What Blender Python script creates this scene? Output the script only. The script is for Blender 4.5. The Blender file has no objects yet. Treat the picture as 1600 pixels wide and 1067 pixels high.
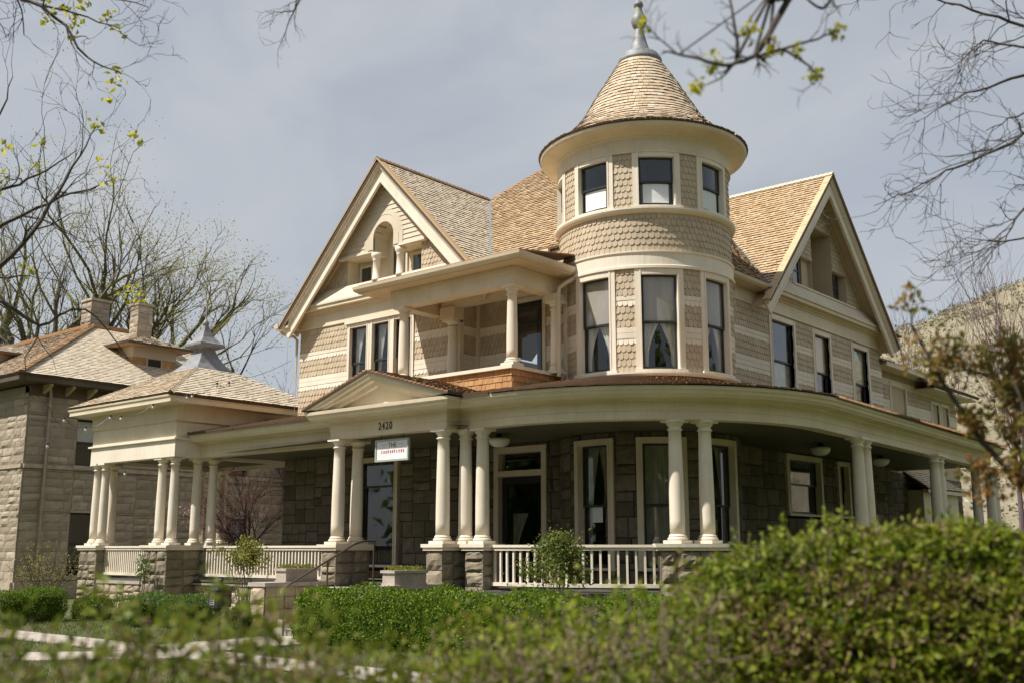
import bpy, math, random
import numpy as np
from mathutils import Vector, Matrix

SC = bpy.context.scene
COL = SC.collection
R = math.radians
rng = random.Random(11)
nr = np.random.default_rng(11)

# ------------------------------------------------------------------ camera, sky, sun, exposure
EYE = 1.75
PITCH, YAW, FPX = math.atan((857 - 533.5) / 1661.0), R(40.26), 1661.0
cam_data = bpy.data.cameras.new('camera')
cam = bpy.data.objects.new('camera', cam_data); COL.objects.link(cam)
cam.location = (0, 0, EYE)
cam.rotation_euler = (math.pi / 2 + PITCH, 0, YAW)
cam_data.sensor_fit = 'HORIZONTAL'; cam_data.sensor_width = 36
cam_data.lens = FPX / 1600 * 36
cam_data.clip_start = 0.05; cam_data.clip_end = 3000
cam_data.dof.use_dof = True
cam_data.dof.focus_distance = 24.0
cam_data.dof.aperture_fstop = 2.0
SC.camera = cam

SUN_EL, SUN_AZ = R(54), R(-118.4)           # azimuth measured from +X towards +Y
sv = Vector((math.cos(SUN_EL) * math.cos(SUN_AZ), math.cos(SUN_EL) * math.sin(SUN_AZ), math.sin(SUN_EL)))
sun_data = bpy.data.lights.new('sun', 'SUN')
sun_data.energy = 5.0; sun_data.angle = R(0.6); sun_data.color = (1.0, 0.945, 0.86)
sun = bpy.data.objects.new('sun', sun_data); COL.objects.link(sun)
sun.rotation_euler = sv.to_track_quat('Z', 'Y').to_euler()
sun.location = (-20, -20, 40)

W = bpy.data.worlds.new('World'); SC.world = W; W.use_nodes = True
nt = W.node_tree; nt.nodes.clear()
wo = nt.nodes.new('ShaderNodeOutputWorld')
sky = nt.nodes.new('ShaderNodeTexSky'); sky.sky_type = 'NISHITA'; sky.sun_disc = False
sky.sun_elevation = SUN_EL; sky.sun_rotation = math.atan2(sv.x, sv.y)
sky.air_density = 1.0; sky.dust_density = 1.6; sky.ozone_density = 1.0
b1 = nt.nodes.new('ShaderNodeBackground'); b1.inputs[1].default_value = 0.085
nt.links.new(sky.outputs[0], b1.inputs[0])
b2 = nt.nodes.new('ShaderNodeBackground'); b2.inputs[0].default_value = (0.408, 0.43, 0.458, 1); b2.inputs[1].default_value = 1.0
tc = nt.nodes.new('ShaderNodeTexCoord')
mp = nt.nodes.new('ShaderNodeMapping'); mp.inputs['Rotation'].default_value = (0.3, 0.25, 0.9); mp.inputs['Scale'].default_value = (2.0, 5.0, 6.5)
nz = nt.nodes.new('ShaderNodeTexNoise'); nz.inputs['Scale'].default_value = 1.4; nz.inputs['Detail'].default_value = 7; nz.inputs['Roughness'].default_value = 0.55; nz.inputs['Distortion'].default_value = 0.6
rp = nt.nodes.new('ShaderNodeMapRange'); rp.inputs[1].default_value = 0.3; rp.inputs[2].default_value = 0.7; rp.inputs[3].default_value = 0.68; rp.inputs[4].default_value = 1.0
mx = nt.nodes.new('ShaderNodeMixShader')
nt.links.new(tc.outputs['Generated'], mp.inputs[0]); nt.links.new(mp.outputs[0], nz.inputs['Vector'])
nt.links.new(nz.outputs[0], rp.inputs[0]); nt.links.new(rp.outputs[0], mx.inputs[0])
nt.links.new(b1.outputs[0], mx.inputs[1]); nt.links.new(b2.outputs[0], mx.inputs[2]); nt.links.new(mx.outputs[0], wo.inputs[0])

SC.view_settings.view_transform = 'Standard'
SC.view_settings.look = 'None'
SC.view_settings.exposure = 0.4
SC.view_settings.gamma = 1.0
SC.view_settings.use_curve_mapping = False

# ------------------------------------------------------------------ measuring helper: a bearing and a distance give a place
_fh = np.array([-math.sin(YAW), math.cos(YAW), 0]); _rt = np.array([math.cos(YAW), math.sin(YAW), 0])
_fw = _fh * math.cos(PITCH) + np.array([0, 0, math.sin(PITCH)]); _up = np.cross(_rt, _fw)
def at(px, py, x=None, y=None, z=None, d=None):
    r = _fw + _rt * (px - 800) / FPX - _up * (py - 533.5) / FPX
    if x is not None: t = x / r[0]
    elif y is not None: t = y / r[1]
    elif z is not None: t = (z - EYE) / r[2]
    else: t = d / (r @ _fh)
    return np.array([0, 0, EYE]) + t * r

# ------------------------------------------------------------------ materials
M = {}
def nodes(name):
    m = bpy.data.materials.new(name); m.use_nodes = True
    t = m.node_tree; t.nodes.clear()
    o = t.nodes.new('ShaderNodeOutputMaterial'); p = t.nodes.new('ShaderNodeBsdfPrincipled')
    t.links.new(p.outputs[0], o.inputs[0]); M[name] = m
    return m, t, p, o
def mixc(t, fac, a, b, mode='MIX'):
    n = t.nodes.new('ShaderNodeMix'); n.data_type = 'RGBA'; n.blend_type = mode
    for i, v in ((0, fac), (6, a), (7, b)):
        if hasattr(v, 'is_output'): t.links.new(v, n.inputs[i])
        else: n.inputs[i].default_value = v if i == 0 else (*v[:3], 1)
    return n.outputs[2]
def noise(t, scale, detail=4, rough=0.55, vec=None, stretch=None):
    n = t.nodes.new('ShaderNodeTexNoise'); n.inputs['Scale'].default_value = scale; n.inputs['Detail'].default_value = detail; n.inputs['Roughness'].default_value = rough
    g = t.nodes.new('ShaderNodeNewGeometry'); src = g.outputs['Position']
    if stretch:
        mp_ = t.nodes.new('ShaderNodeMapping'); mp_.inputs['Scale'].default_value = stretch
        t.links.new(src, mp_.inputs[0]); src = mp_.outputs[0]
    t.links.new(src, n.inputs['Vector'])
    return n.outputs[0]
def ramp(t, src, lo, hi, a=0.0, b=1.0):
    n = t.nodes.new('ShaderNodeMapRange'); n.inputs[1].default_value = lo; n.inputs[2].default_value = hi; n.inputs[3].default_value = a; n.inputs[4].default_value = b
    t.links.new(src, n.inputs[0]); return n.outputs[0]
def bump(t, p, src, strength, dist=0.01):
    b = t.nodes.new('ShaderNodeBump'); b.inputs['Strength'].default_value = strength; b.inputs['Distance'].default_value = dist
    t.links.new(src, b.inputs['Height']); t.links.new(b.outputs[0], p.inputs['Normal'])
def rnd_attr(t):
    a = t.nodes.new('ShaderNodeAttribute'); a.attribute_name = 'rnd'; return a.outputs['Fac']

def paint(name, c, rough=0.5, dirt=0.14, var=0.06):
    m, t, p, o = nodes(name)
    n1 = noise(t, 1.3, 6, 0.6); n2 = noise(t, 9, 5, 0.65, stretch=(1, 1, 0.35))
    dk = tuple(x * (1 - dirt) * k for x, k in zip(c, (1.0, 0.97, 0.92)))
    col = mixc(t, ramp(t, n1, 0.35, 0.7), c, dk)
    col = mixc(t, ramp(t, n2, 0.55, 0.8, 0, 0.5), col, tuple(x * 0.8 for x in c))
    col = mixc(t, ramp(t, noise(t, 4.0, 6, 0.7, stretch=(2.6, 2.6, 0.16)), 0.52, 0.78, 0, 0.45), col, tuple(x * k for x, k in zip(c, (0.66, 0.63, 0.58))))
    col = mixc(t, ramp(t, noise(t, 48, 3, 0.6), 0.66, 0.74, 0, 0.4), col, tuple(x * 0.6 for x in c))
    r_ = rnd_attr(t)
    col = mixc(t, ramp(t, r_, 0, 1, 0, var * 3), col, tuple(x * 0.72 for x in c))
    t.links.new(col, p.inputs['Base Color']); p.inputs['Roughness'].default_value = rough
    p.inputs['Specular IOR Level'].default_value = 0.3
    bump(t, p, noise(t, 60, 4, 0.6), 0.12, 0.004)
    return m
paint('cream', (0.72, 0.63, 0.48), dirt=0.16); paint('cream_white', (0.79, 0.715, 0.60), dirt=0.13)
paint('beige', (0.53, 0.435, 0.31), rough=0.6, var=0.2); paint('white_course', (0.78, 0.715, 0.60), rough=0.6)
paint('gable_board', (0.66, 0.58, 0.455), rough=0.6)
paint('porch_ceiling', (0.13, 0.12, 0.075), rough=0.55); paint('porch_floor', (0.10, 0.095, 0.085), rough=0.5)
paint('dark_sash', (0.035, 0.045, 0.047), rough=0.35); paint('soffit', (0.62, 0.52, 0.37))
paint('gutter', (0.62, 0.53, 0.40), rough=0.4)

def shingle_mat(name, cols, grain=0.45, rough=0.72):
    m, t, p, o = nodes(name)
    r_ = rnd_attr(t)
    cr = t.nodes.new('ShaderNodeValToRGB'); t.links.new(r_, cr.inputs[0])
    e = cr.color_ramp.elements
    for i, (pos, c) in enumerate(cols):
        el = e[i] if i < 2 else e.new(pos)
        el.position = pos; el.color = (*c, 1)
    g = noise(t, 22, 5, 0.7, stretch=(1.0, 1.0, 0.22))
    col = mixc(t, ramp(t, g, 0.4, 0.72, 0, grain), cr.outputs[0], (0.06, 0.045, 0.03))
    big = noise(t, 0.5, 4, 0.6)
    col = mixc(t, ramp(t, big, 0.4, 0.75, 0, 0.2), col, (0.36, 0.30, 0.22))
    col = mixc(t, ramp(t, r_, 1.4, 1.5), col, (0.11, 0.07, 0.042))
    t.links.new(col, p.inputs['Base Color']); p.inputs['Roughness'].default_value = rough
    p.inputs['Specular IOR Level'].default_value = 0.35
    bump(t, p, g, 0.35, 0.006)
    return m
shingle_mat('shingle_silver', [(0, (0.60, 0.51, 0.385)), (1, (0.77, 0.68, 0.54)), (0.35, (0.71, 0.62, 0.48)), (0.75, (0.66, 0.55, 0.40))], grain=0.18)
shingle_mat('shingle_tan', [(0, (0.42, 0.27, 0.14)), (1, (0.60, 0.435, 0.26)), (0.4, (0.53, 0.365, 0.20)), (0.8, (0.51, 0.38, 0.235))], grain=0.2)
shingle_mat('shingle_orange', [(0, (0.40, 0.20, 0.075)), (1, (0.58, 0.33, 0.14)), (0.5, (0.50, 0.265, 0.105)), (0.8, (0.36, 0.19, 0.08))], grain=0.35)
shingle_mat('shingle_brown', [(0, (0.26, 0.135, 0.055)), (1, (0.46, 0.26, 0.115)), (0.5, (0.37, 0.20, 0.085)), (0.8, (0.20, 0.115, 0.055))], grain=0.4)
shingle_mat('shingle_cone', [(0, (0.46, 0.355, 0.24)), (1, (0.68, 0.58, 0.44)), (0.4, (0.60, 0.49, 0.35)), (0.8, (0.54, 0.40, 0.25))], grain=0.18)
shingle_mat('deck_wood', [(0, (0.07, 0.05, 0.035)), (1, (0.09, 0.06, 0.04))])

def stone_mat(name, a, b, c, rough=0.9):
    m, t, p, o = nodes(name)
    r_ = rnd_attr(t)
    n1 = noise(t, 3.5, 7, 0.65); n2 = noise(t, 26, 6, 0.7)
    col = mixc(t, r_, a, b)
    col = mixc(t, ramp(t, n1, 0.42, 0.72), col, c)
    col = mixc(t, ramp(t, n2, 0.5, 0.75, 0, 0.55), col, tuple(x * 0.45 for x in a))
    t.links.new(col, p.inputs['Base Color']); p.inputs['Roughness'].default_value = rough
    p.inputs['Specular IOR Level'].default_value = 0.2
    bump(t, p, n2, 0.6, 0.015)
stone_mat('sandstone', (0.22, 0.185, 0.135), (0.33, 0.28, 0.205), (0.17, 0.145, 0.11))
stone_mat('warm_stone', (0.40, 0.33, 0.245), (0.50, 0.41, 0.30), (0.33, 0.26, 0.18))
stone_mat('neighbour_stone', (0.30, 0.245, 0.185), (0.50, 0.425, 0.335), (0.31, 0.26, 0.20))
stone_mat('neighbour_mortar', (0.32, 0.27, 0.20), (0.36, 0.30, 0.22), (0.27, 0.22, 0.165))
stone_mat('porch_stone', (0.10, 0.085, 0.06), (0.23, 0.19, 0.135), (0.13, 0.11, 0.08))  # wall stone darkened so that its colour carries some of the porch shade
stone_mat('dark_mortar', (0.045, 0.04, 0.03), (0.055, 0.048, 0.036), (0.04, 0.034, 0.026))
stone_mat('mortar', (0.17, 0.145, 0.11), (0.19, 0.16, 0.12), (0.13, 0.11, 0.085))
stone_mat('concrete', (0.40, 0.35, 0.30), (0.48, 0.43, 0.37), (0.33, 0.29, 0.25))

m, t, p, o = nodes('zinc')
col = mixc(t, ramp(t, noise(t, 7, 5), 0.35, 0.7), (0.17, 0.175, 0.185), (0.27, 0.275, 0.285)); t.links.new(col, p.inputs['Base Color'])
p.inputs['Metallic'].default_value = 0.25; p.inputs['Roughness'].default_value = 0.62
m, t, p, o = nodes('black_metal')
p.inputs['Base Color'].default_value = (0.013, 0.02, 0.017, 1); p.inputs['Roughness'].default_value = 0.35
bump(t, p, noise(t, 30), 0.1, 0.003)
m, t, p, o = nodes('rail_metal')
p.inputs['Base Color'].default_value = (0.10, 0.075, 0.05, 1); p.inputs['Roughness'].default_value = 0.45; p.inputs['Metallic'].default_value = 0.4
m, t, p, o = nodes('number_black')
p.inputs['Base Color'].default_value = (0.02, 0.015, 0.008, 1); p.inputs['Roughness'].default_value = 0.4
m, t, p, o = nodes('sign_white')
t.links.new(mixc(t, ramp(t, noise(t, 12), 0.4, 0.7), (0.78, 0.78, 0.80), (0.68, 0.68, 0.71)), p.inputs['Base Color']); p.inputs['Roughness'].default_value = 0.35
m, t, p, o = nodes('sign_red')
p.inputs['Base Color'].default_value = (0.42, 0.16, 0.16, 1)
m, t, p, o = nodes('sign_frame')
p.inputs['Base Color'].default_value = (0.33, 0.36, 0.33, 1); p.inputs['Roughness'].default_value = 0.4
m, t, p, o = nodes('paper')
n_ = noise(t, 18, 6, 0.7)
t.links.new(mixc(t, ramp(t, n_, 0.55, 0.72, 0, 0.5), (0.74, 0.76, 0.77), (0.40, 0.42, 0.44)), p.inputs['Base Color']); p.inputs['Roughness'].default_value = 0.8
m, t, p, o = nodes('lace')
n_ = noise(t, 40, 5, 0.7, stretch=(1, 1, 0.1))
t.links.new(mixc(t, ramp(t, n_, 0.4, 0.65), (0.66, 0.63, 0.58), (0.46, 0.44, 0.41)), p.inputs['Base Color']); p.inputs['Roughness'].default_value = 0.9
m, t, p, o = nodes('shaded_curtain')  # dimmed copy of the lace, with the porch shade put into its colour
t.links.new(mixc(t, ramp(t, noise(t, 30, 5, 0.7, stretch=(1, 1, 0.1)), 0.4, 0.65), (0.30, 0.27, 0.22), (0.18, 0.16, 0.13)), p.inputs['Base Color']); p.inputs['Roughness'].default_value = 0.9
m, t, p, o = nodes('blind')
n_ = noise(t, 7, 5, 0.6, stretch=(1, 1, 0.25))
t.links.new(mixc(t, ramp(t, n_, 0.35, 0.7), (0.44, 0.385, 0.33), (0.34, 0.30, 0.26)), p.inputs['Base Color']); p.inputs['Roughness'].default_value = 0.9
m, t, p, o = nodes('amber_blind')
t.links.new(mixc(t, ramp(t, noise(t, 8, 5, 0.6, stretch=(1, 1, 0.3)), 0.35, 0.7), (0.75, 0.42, 0.12), (0.58, 0.36, 0.13)), p.inputs['Base Color'])
m, t, p, o = nodes('olive_blind')
t.links.new(mixc(t, ramp(t, noise(t, 6, 6, 0.7), 0.35, 0.7), (0.52, 0.50, 0.34), (0.28, 0.28, 0.18)), p.inputs['Base Color'])
m, t, p, o = nodes('room_dark')
p.inputs['Base Color'].default_value = (0.022, 0.022, 0.02, 1); p.inputs['Roughness'].default_value = 0.9
m, t, p, o = nodes('milk_glass')
p.inputs['Base Color'].default_value = (0.78, 0.76, 0.70, 1); p.inputs['Roughness'].default_value = 0.25
m, t, p, o = nodes('bulb_glass')
p.inputs['Base Color'].default_value = (0.62, 0.60, 0.56, 1); p.inputs['Roughness'].default_value = 0.12
m, t, p, o = nodes('cord')
p.inputs['Base Color'].default_value = (0.05, 0.05, 0.05, 1)
# glass: clear sheet with a Fresnel reflection
m = bpy.data.materials.new('glass'); m.use_nodes = True; M['glass'] = m
t = m.node_tree; t.nodes.clear()
o = t.nodes.new('ShaderNodeOutputMaterial'); tr = t.nodes.new('ShaderNodeBsdfTransparent'); gl = t.nodes.new('ShaderNodeBsdfGlossy'); mxs = t.nodes.new('ShaderNodeMixShader'); fr = t.nodes.new('ShaderNodeLayerWeight')
tr.inputs[0].default_value = (0.95, 0.965, 0.965, 1); gl.inputs['Roughness'].default_value = 0.02; gl.inputs[0].default_value = (0.95, 0.97, 1, 1); fr.inputs[0].default_value = 0.5
fp_ = t.nodes.new('ShaderNodeMath'); fp_.operation = 'POWER'; fp_.inputs[1].default_value = 4.0; t.links.new(fr.outputs['Facing'], fp_.inputs[0])
fa = t.nodes.new('ShaderNodeMath'); fa.operation = 'MULTIPLY_ADD'; fa.inputs[1].default_value = 0.85; fa.inputs[2].default_value = 0.04
t.links.new(fp_.outputs[0], fa.inputs[0]); t.links.new(fa.outputs[0], mxs.inputs[0]); t.links.new(tr.outputs[0], mxs.inputs[1]); t.links.new(gl.outputs[0], mxs.inputs[2]); t.links.new(mxs.outputs[0], o.inputs[0])

def leaf_mat(name, cols, trans=0.35, rough=0.5):
    m, t, p, o = nodes(name)
    cr = t.nodes.new('ShaderNodeValToRGB'); t.links.new(rnd_attr(t), cr.inputs[0]); e = cr.color_ramp.elements
    for i, (pos, c) in enumerate(cols):
        el = e[i] if i < 2 else e.new(pos)
        el.position = pos; el.color = (*c, 1)
    t.links.new(cr.outputs[0], p.inputs['Base Color']); p.inputs['Roughness'].default_value = rough; p.inputs['Specular IOR Level'].default_value = 0.3
    tl = t.nodes.new('ShaderNodeBsdfTranslucent'); t.links.new(cr.outputs[0], tl.inputs[0])
    ms = t.nodes.new('ShaderNodeMixShader'); ms.inputs[0].default_value = trans
    t.links.new(p.outputs[0], ms.inputs[1]); t.links.new(tl.outputs[0], ms.inputs[2]); t.links.new(ms.outputs[0], o.inputs[0])
leaf_mat('leaf_box', [(0, (0.045, 0.09, 0.008)), (1, (0.26, 0.35, 0.025)), (0.5, (0.12, 0.20, 0.012)), (0.8, (0.19, 0.28, 0.018))])
leaf_mat('leaf_hedge', [(0, (0.055, 0.09, 0.008)), (1, (0.34, 0.28, 0.16)), (0.3, (0.15, 0.21, 0.012)), (0.6, (0.29, 0.32, 0.03)), (0.76, (0.27, 0.21, 0.09)), (0.9, (0.20, 0.13, 0.07))], trans=0.4)
leaf_mat('leaf_yellow', [(0, (0.10, 0.15, 0.015)), (1, (0.33, 0.33, 0.04)), (0.5, (0.19, 0.22, 0.025)), (0.8, (0.26, 0.20, 0.06))], trans=0.4)
leaf_mat('leaf_bud', [(0, (0.30, 0.32, 0.03)), (1, (0.62, 0.55, 0.06)), (0.5, (0.46, 0.45, 0.04))], trans=0.5)
leaf_mat('leaf_olive', [(0, (0.22, 0.20, 0.05)), (1, (0.44, 0.40, 0.12)), (0.5, (0.32, 0.29, 0.085))], trans=0.5)
leaf_mat('leaf_bronze', [(0, (0.17, 0.17, 0.025)), (1, (0.38, 0.19, 0.07)), (0.4, (0.26, 0.22, 0.04)), (0.7, (0.33, 0.20, 0.06))], trans=0.45)
leaf_mat('leaf_pink', [(0, (0.70, 0.34, 0.36)), (1, (0.78, 0.52, 0.50)), (0.5, (0.62, 0.28, 0.31))], trans=0.4)
leaf_mat('leaf_shrub', [(0, (0.06, 0.12, 0.02)), (1, (0.19, 0.27, 0.05)), (0.5, (0.11, 0.18, 0.03))])
leaf_mat('leaf_rose', [(0, (0.06, 0.11, 0.015)), (1, (0.27, 0.34, 0.06)), (0.5, (0.14, 0.20, 0.03)), (0.85, (0.22, 0.16, 0.06))])
leaf_mat('leaf_gold', [(0, (0.13, 0.17, 0.03)), (1, (0.42, 0.36, 0.08)), (0.5, (0.24, 0.24, 0.05))])
leaf_mat('grass_blade', [(0, (0.05, 0.085, 0.015)), (1, (0.17, 0.19, 0.05)), (0.6, (0.09, 0.13, 0.022))], trans=0.25)
leaf_mat('sage', [(0, (0.14, 0.13, 0.075)), (1, (0.37, 0.33, 0.22)), (0.5, (0.22, 0.205, 0.12))], trans=0.1)
def bark(name, a, b, moss=None):
    m, t, p, o = nodes(name)
    n1 = noise(t, 14, 6, 0.7, stretch=(1, 1, 0.3)); col = mixc(t, ramp(t, n1, 0.35, 0.7), a, b)
    if moss: col = mixc(t, ramp(t, noise(t, 0.9, 4), 0.42, 0.62), col, moss)
    t.links.new(col, p.inputs['Base Color']); p.inputs['Roughness'].default_value = 0.9; bump(t, p, n1, 0.6, 0.02)
bark('bark', (0.055, 0.045, 0.04), (0.11, 0.09, 0.075)); bark('bark_far', (0.06, 0.05, 0.04), (0.12, 0.10, 0.08), (0.15, 0.14, 0.03))
bark('twig', (0.16, 0.12, 0.08), (0.26, 0.20, 0.14)); bark('redbud_bark', (0.10, 0.07, 0.075), (0.16, 0.11, 0.12))
m, t, p, o = nodes('lawn')
n1 = noise(t, 0.8, 6, 0.65); n2 = noise(t, 14, 6, 0.7)
col = mixc(t, ramp(t, n1, 0.35, 0.7), (0.065, 0.085, 0.02), (0.13, 0.125, 0.045)); col = mixc(t, ramp(t, n2, 0.4, 0.7, 0, 0.6), col, (0.045, 0.055, 0.015))
t.links.new(col, p.inputs['Base Color']); p.inputs['Roughness'].default_value = 0.95; bump(t, p, n2, 0.6, 0.04)
m, t, p, o = nodes('hill')
n1 = noise(t, 0.05, 8, 0.65); n2 = noise(t, 0.45, 8, 0.72)
col = mixc(t, ramp(t, n1, 0.35, 0.65), (0.32, 0.275, 0.185), (0.25, 0.22, 0.145)); col = mixc(t, ramp(t, n2, 0.45, 0.62, 0, 0.75), col, (0.21, 0.185, 0.12))
col = mixc(t, ramp(t, noise(t, 1.6, 6, 0.7), 0.55, 0.7, 0, 0.35), col, (0.38, 0.33, 0.25))
t.links.new(col, p.inputs['Base Color']); p.inputs['Roughness'].default_value = 1.0; bump(t, p, n2, 1.0, 0.8)

# ------------------------------------------------------------------ mesh building
class MB:
    def __init__(s): s.V = []; s.F = []; s.n = 0
    def add(s, V, F, r=None):
        V = np.asarray(V, float).reshape(-1, 3)
        if isinstance(F, np.ndarray): groups = [F]
        else:
            g = {}
            for f in F: g.setdefault(len(f), []).append(f)
            groups = [np.array(x) for x in g.values()]
        for f in groups:
            rr = np.full(len(f), rng.random() if r is None else r) if np.isscalar(r) or r is None else np.asarray(r)
            s.F.append((f + s.n, rr))
        s.V.append(V); s.n += len(V); return s
    def poly(s, pts, r=None): return s.add(pts, [list(range(len(pts)))], r)
    def box(s, x0, x1, y0, y1, z0, z1, r=None):
        return s.add([(x0, y0, z0), (x1, y0, z0), (x1, y1, z0), (x0, y1, z0), (x0, y0, z1), (x1, y0, z1), (x1, y1, z1), (x0, y1, z1)],
                     np.array([(0, 3, 2, 1), (4, 5, 6, 7), (0, 1, 5, 4), (1, 2, 6, 5), (2, 3, 7, 6), (3, 0, 4, 7)]), r)
    def pbox(s, mp_, u0, u1, z0, z1, o0, o1, nu=1, r=None):
        us = np.linspace(u0, u1, nu + 1); V = []
        for u in us: V += [mp_(u, z0, o0), mp_(u, z0, o1), mp_(u, z1, o1), mp_(u, z1, o0)]
        F = [(0, 3, 2, 1)]
        for i in range(nu):
            a, b = 4 * i, 4 * i + 4
            F += [(a, a + 1, b + 1, b), (a + 1, a + 2, b + 2, b + 1), (a + 2, a + 3, b + 3, b + 2), (a + 3, a, b, b + 3)]
        k = 4 * nu; F.append((k, k + 1, k + 2, k + 3))
        return s.add(V, np.array(F), r)
    def prism(s, pts, d, r=None):                      # polygon extruded by vector d
        n = len(pts); a = np.asarray(pts, float); b = a + np.asarray(d, float)
        F = [list(range(n))[::-1], list(range(n, 2 * n))] + [[i, (i + 1) % n, n + (i + 1) % n, n + i] for i in range(n)]
        return s.add(np.vstack([a, b]), F, r)
    def lathe(s, c, prof, n=20, a0=0.0, a1=2 * math.pi, r=None):
        full = abs(a1 - a0 - 2 * math.pi) < 1e-6
        k = n if full else n + 1; V = []
        for rr, z in prof:
            for i in range(k):
                a = a0 + (a1 - a0) * i / n; V.append((c[0] + rr * math.cos(a), c[1] + rr * math.sin(a), c[2] + z))
        F = []
        for j in range(len(prof) - 1):
            for i in range(n):
                i2 = (i + 1) % k; F.append((j * k + i, j * k + i2, (j + 1) * k + i2, (j + 1) * k + i))
        return s.add(V, np.array(F), r)
    def tube(s, pts, rad, n=6, r=None):
        pts = np.asarray(pts, float); m_ = len(pts); rad = np.broadcast_to(np.asarray(rad, float), (m_,))
        T = np.gradient(pts, axis=0); T /= np.linalg.norm(T, axis=1)[:, None] + 1e-9
        ref = np.array([0.0, 0, 1.0]) if abs(T[0][2]) < 0.9 else np.array([1.0, 0, 0])
        A = np.cross(T, ref); A /= np.linalg.norm(A, axis=1)[:, None] + 1e-9; B = np.cross(T, A)
        an = np.arange(n) * 2 * math.pi / n
        V = pts[:, None] + rad[:, None, None] * (np.cos(an)[None, :, None] * A[:, None] + np.sin(an)[None, :, None] * B[:, None])
        i, j = np.meshgrid(np.arange(m_ - 1), np.arange(n), indexing='ij'); j2 = (j + 1) % n
        F = np.stack([i * n + j, i * n + j2, (i + 1) * n + j2, (i + 1) * n + j], -1).reshape(-1, 4)
        return s.add(V.reshape(-1, 3), F, r)
    def sweep(s, path, prof, closed=False, r=None):    # path: [(x, y, nx, ny)], prof: [(offset along n, z)]
        k = len(prof); V = [(x + nx * o_, y + ny * o_, z) for x, y, nx, ny in path for o_, z in prof]; F = []
        for i in range(len(path) - 1):
            for j in range(k - 1 + (1 if closed else 0)):
                j2 = (j + 1) % k; F.append((i * k + j, (i + 1) * k + j, (i + 1) * k + j2, i * k + j2))
        if closed: F2 = [list(range(k)), list(range((len(path) - 1) * k, len(path) * k))]; s.add(V, [list(f) for f in F] + F2, r); return s
        return s.add(V, np.array(F), r)

WL = {}
def link(name, data, parent, loc):
    o = bpy.data.objects.new(name, data); COL.objects.link(o); o.location = loc; WL[o.name] = Vector(loc)
    if parent is not None:
        o.parent = parent; o.matrix_parent_inverse = Matrix.Translation(-WL[parent.name])
    return o
def tag(o, label=None, cat=None, group=None, kind=None):
    for k, v in (('label', label), ('category', cat), ('group', group), ('kind', kind)):
        if v: o[k] = v
    return o
def thing(name, loc, label, cat, group=None):
    return tag(link(name, None, None, loc), label, cat, group)
def mesh(name, mb, mat):
    V = np.vstack(mb.V); lo, hi = V.min(0), V.max(0); c = (lo + hi) / 2
    me = bpy.data.meshes.new(name); me.vertices.add(len(V)); me.vertices.foreach_set('co', (V - c).ravel())
    loops = np.concatenate([f.ravel() for f, _ in mb.F]); tot = np.concatenate([np.full(len(f), f.shape[1]) for f, _ in mb.F])
    me.loops.add(len(loops)); me.loops.foreach_set('vertex_index', loops.astype(np.int32))
    me.polygons.add(len(tot)); me.polygons.foreach_set('loop_start', (np.cumsum(tot) - tot).astype(np.int32))
    me.update(calc_edges=True)
    a = me.attributes.new('rnd', 'FLOAT', 'FACE'); a.data.foreach_set('value', np.concatenate([r_ for _, r_ in mb.F]).astype(np.float32))
    me.materials.append(M[mat]); return me, c
def obj(name, mb, mat, parent=None, smooth=False, **kw):
    me, c = mesh(name, mb, mat)
    me.polygons.foreach_set('use_smooth', np.full(len(me.polygons), bool(smooth)))
    return tag(link(name, me, parent, c), **kw)

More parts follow.
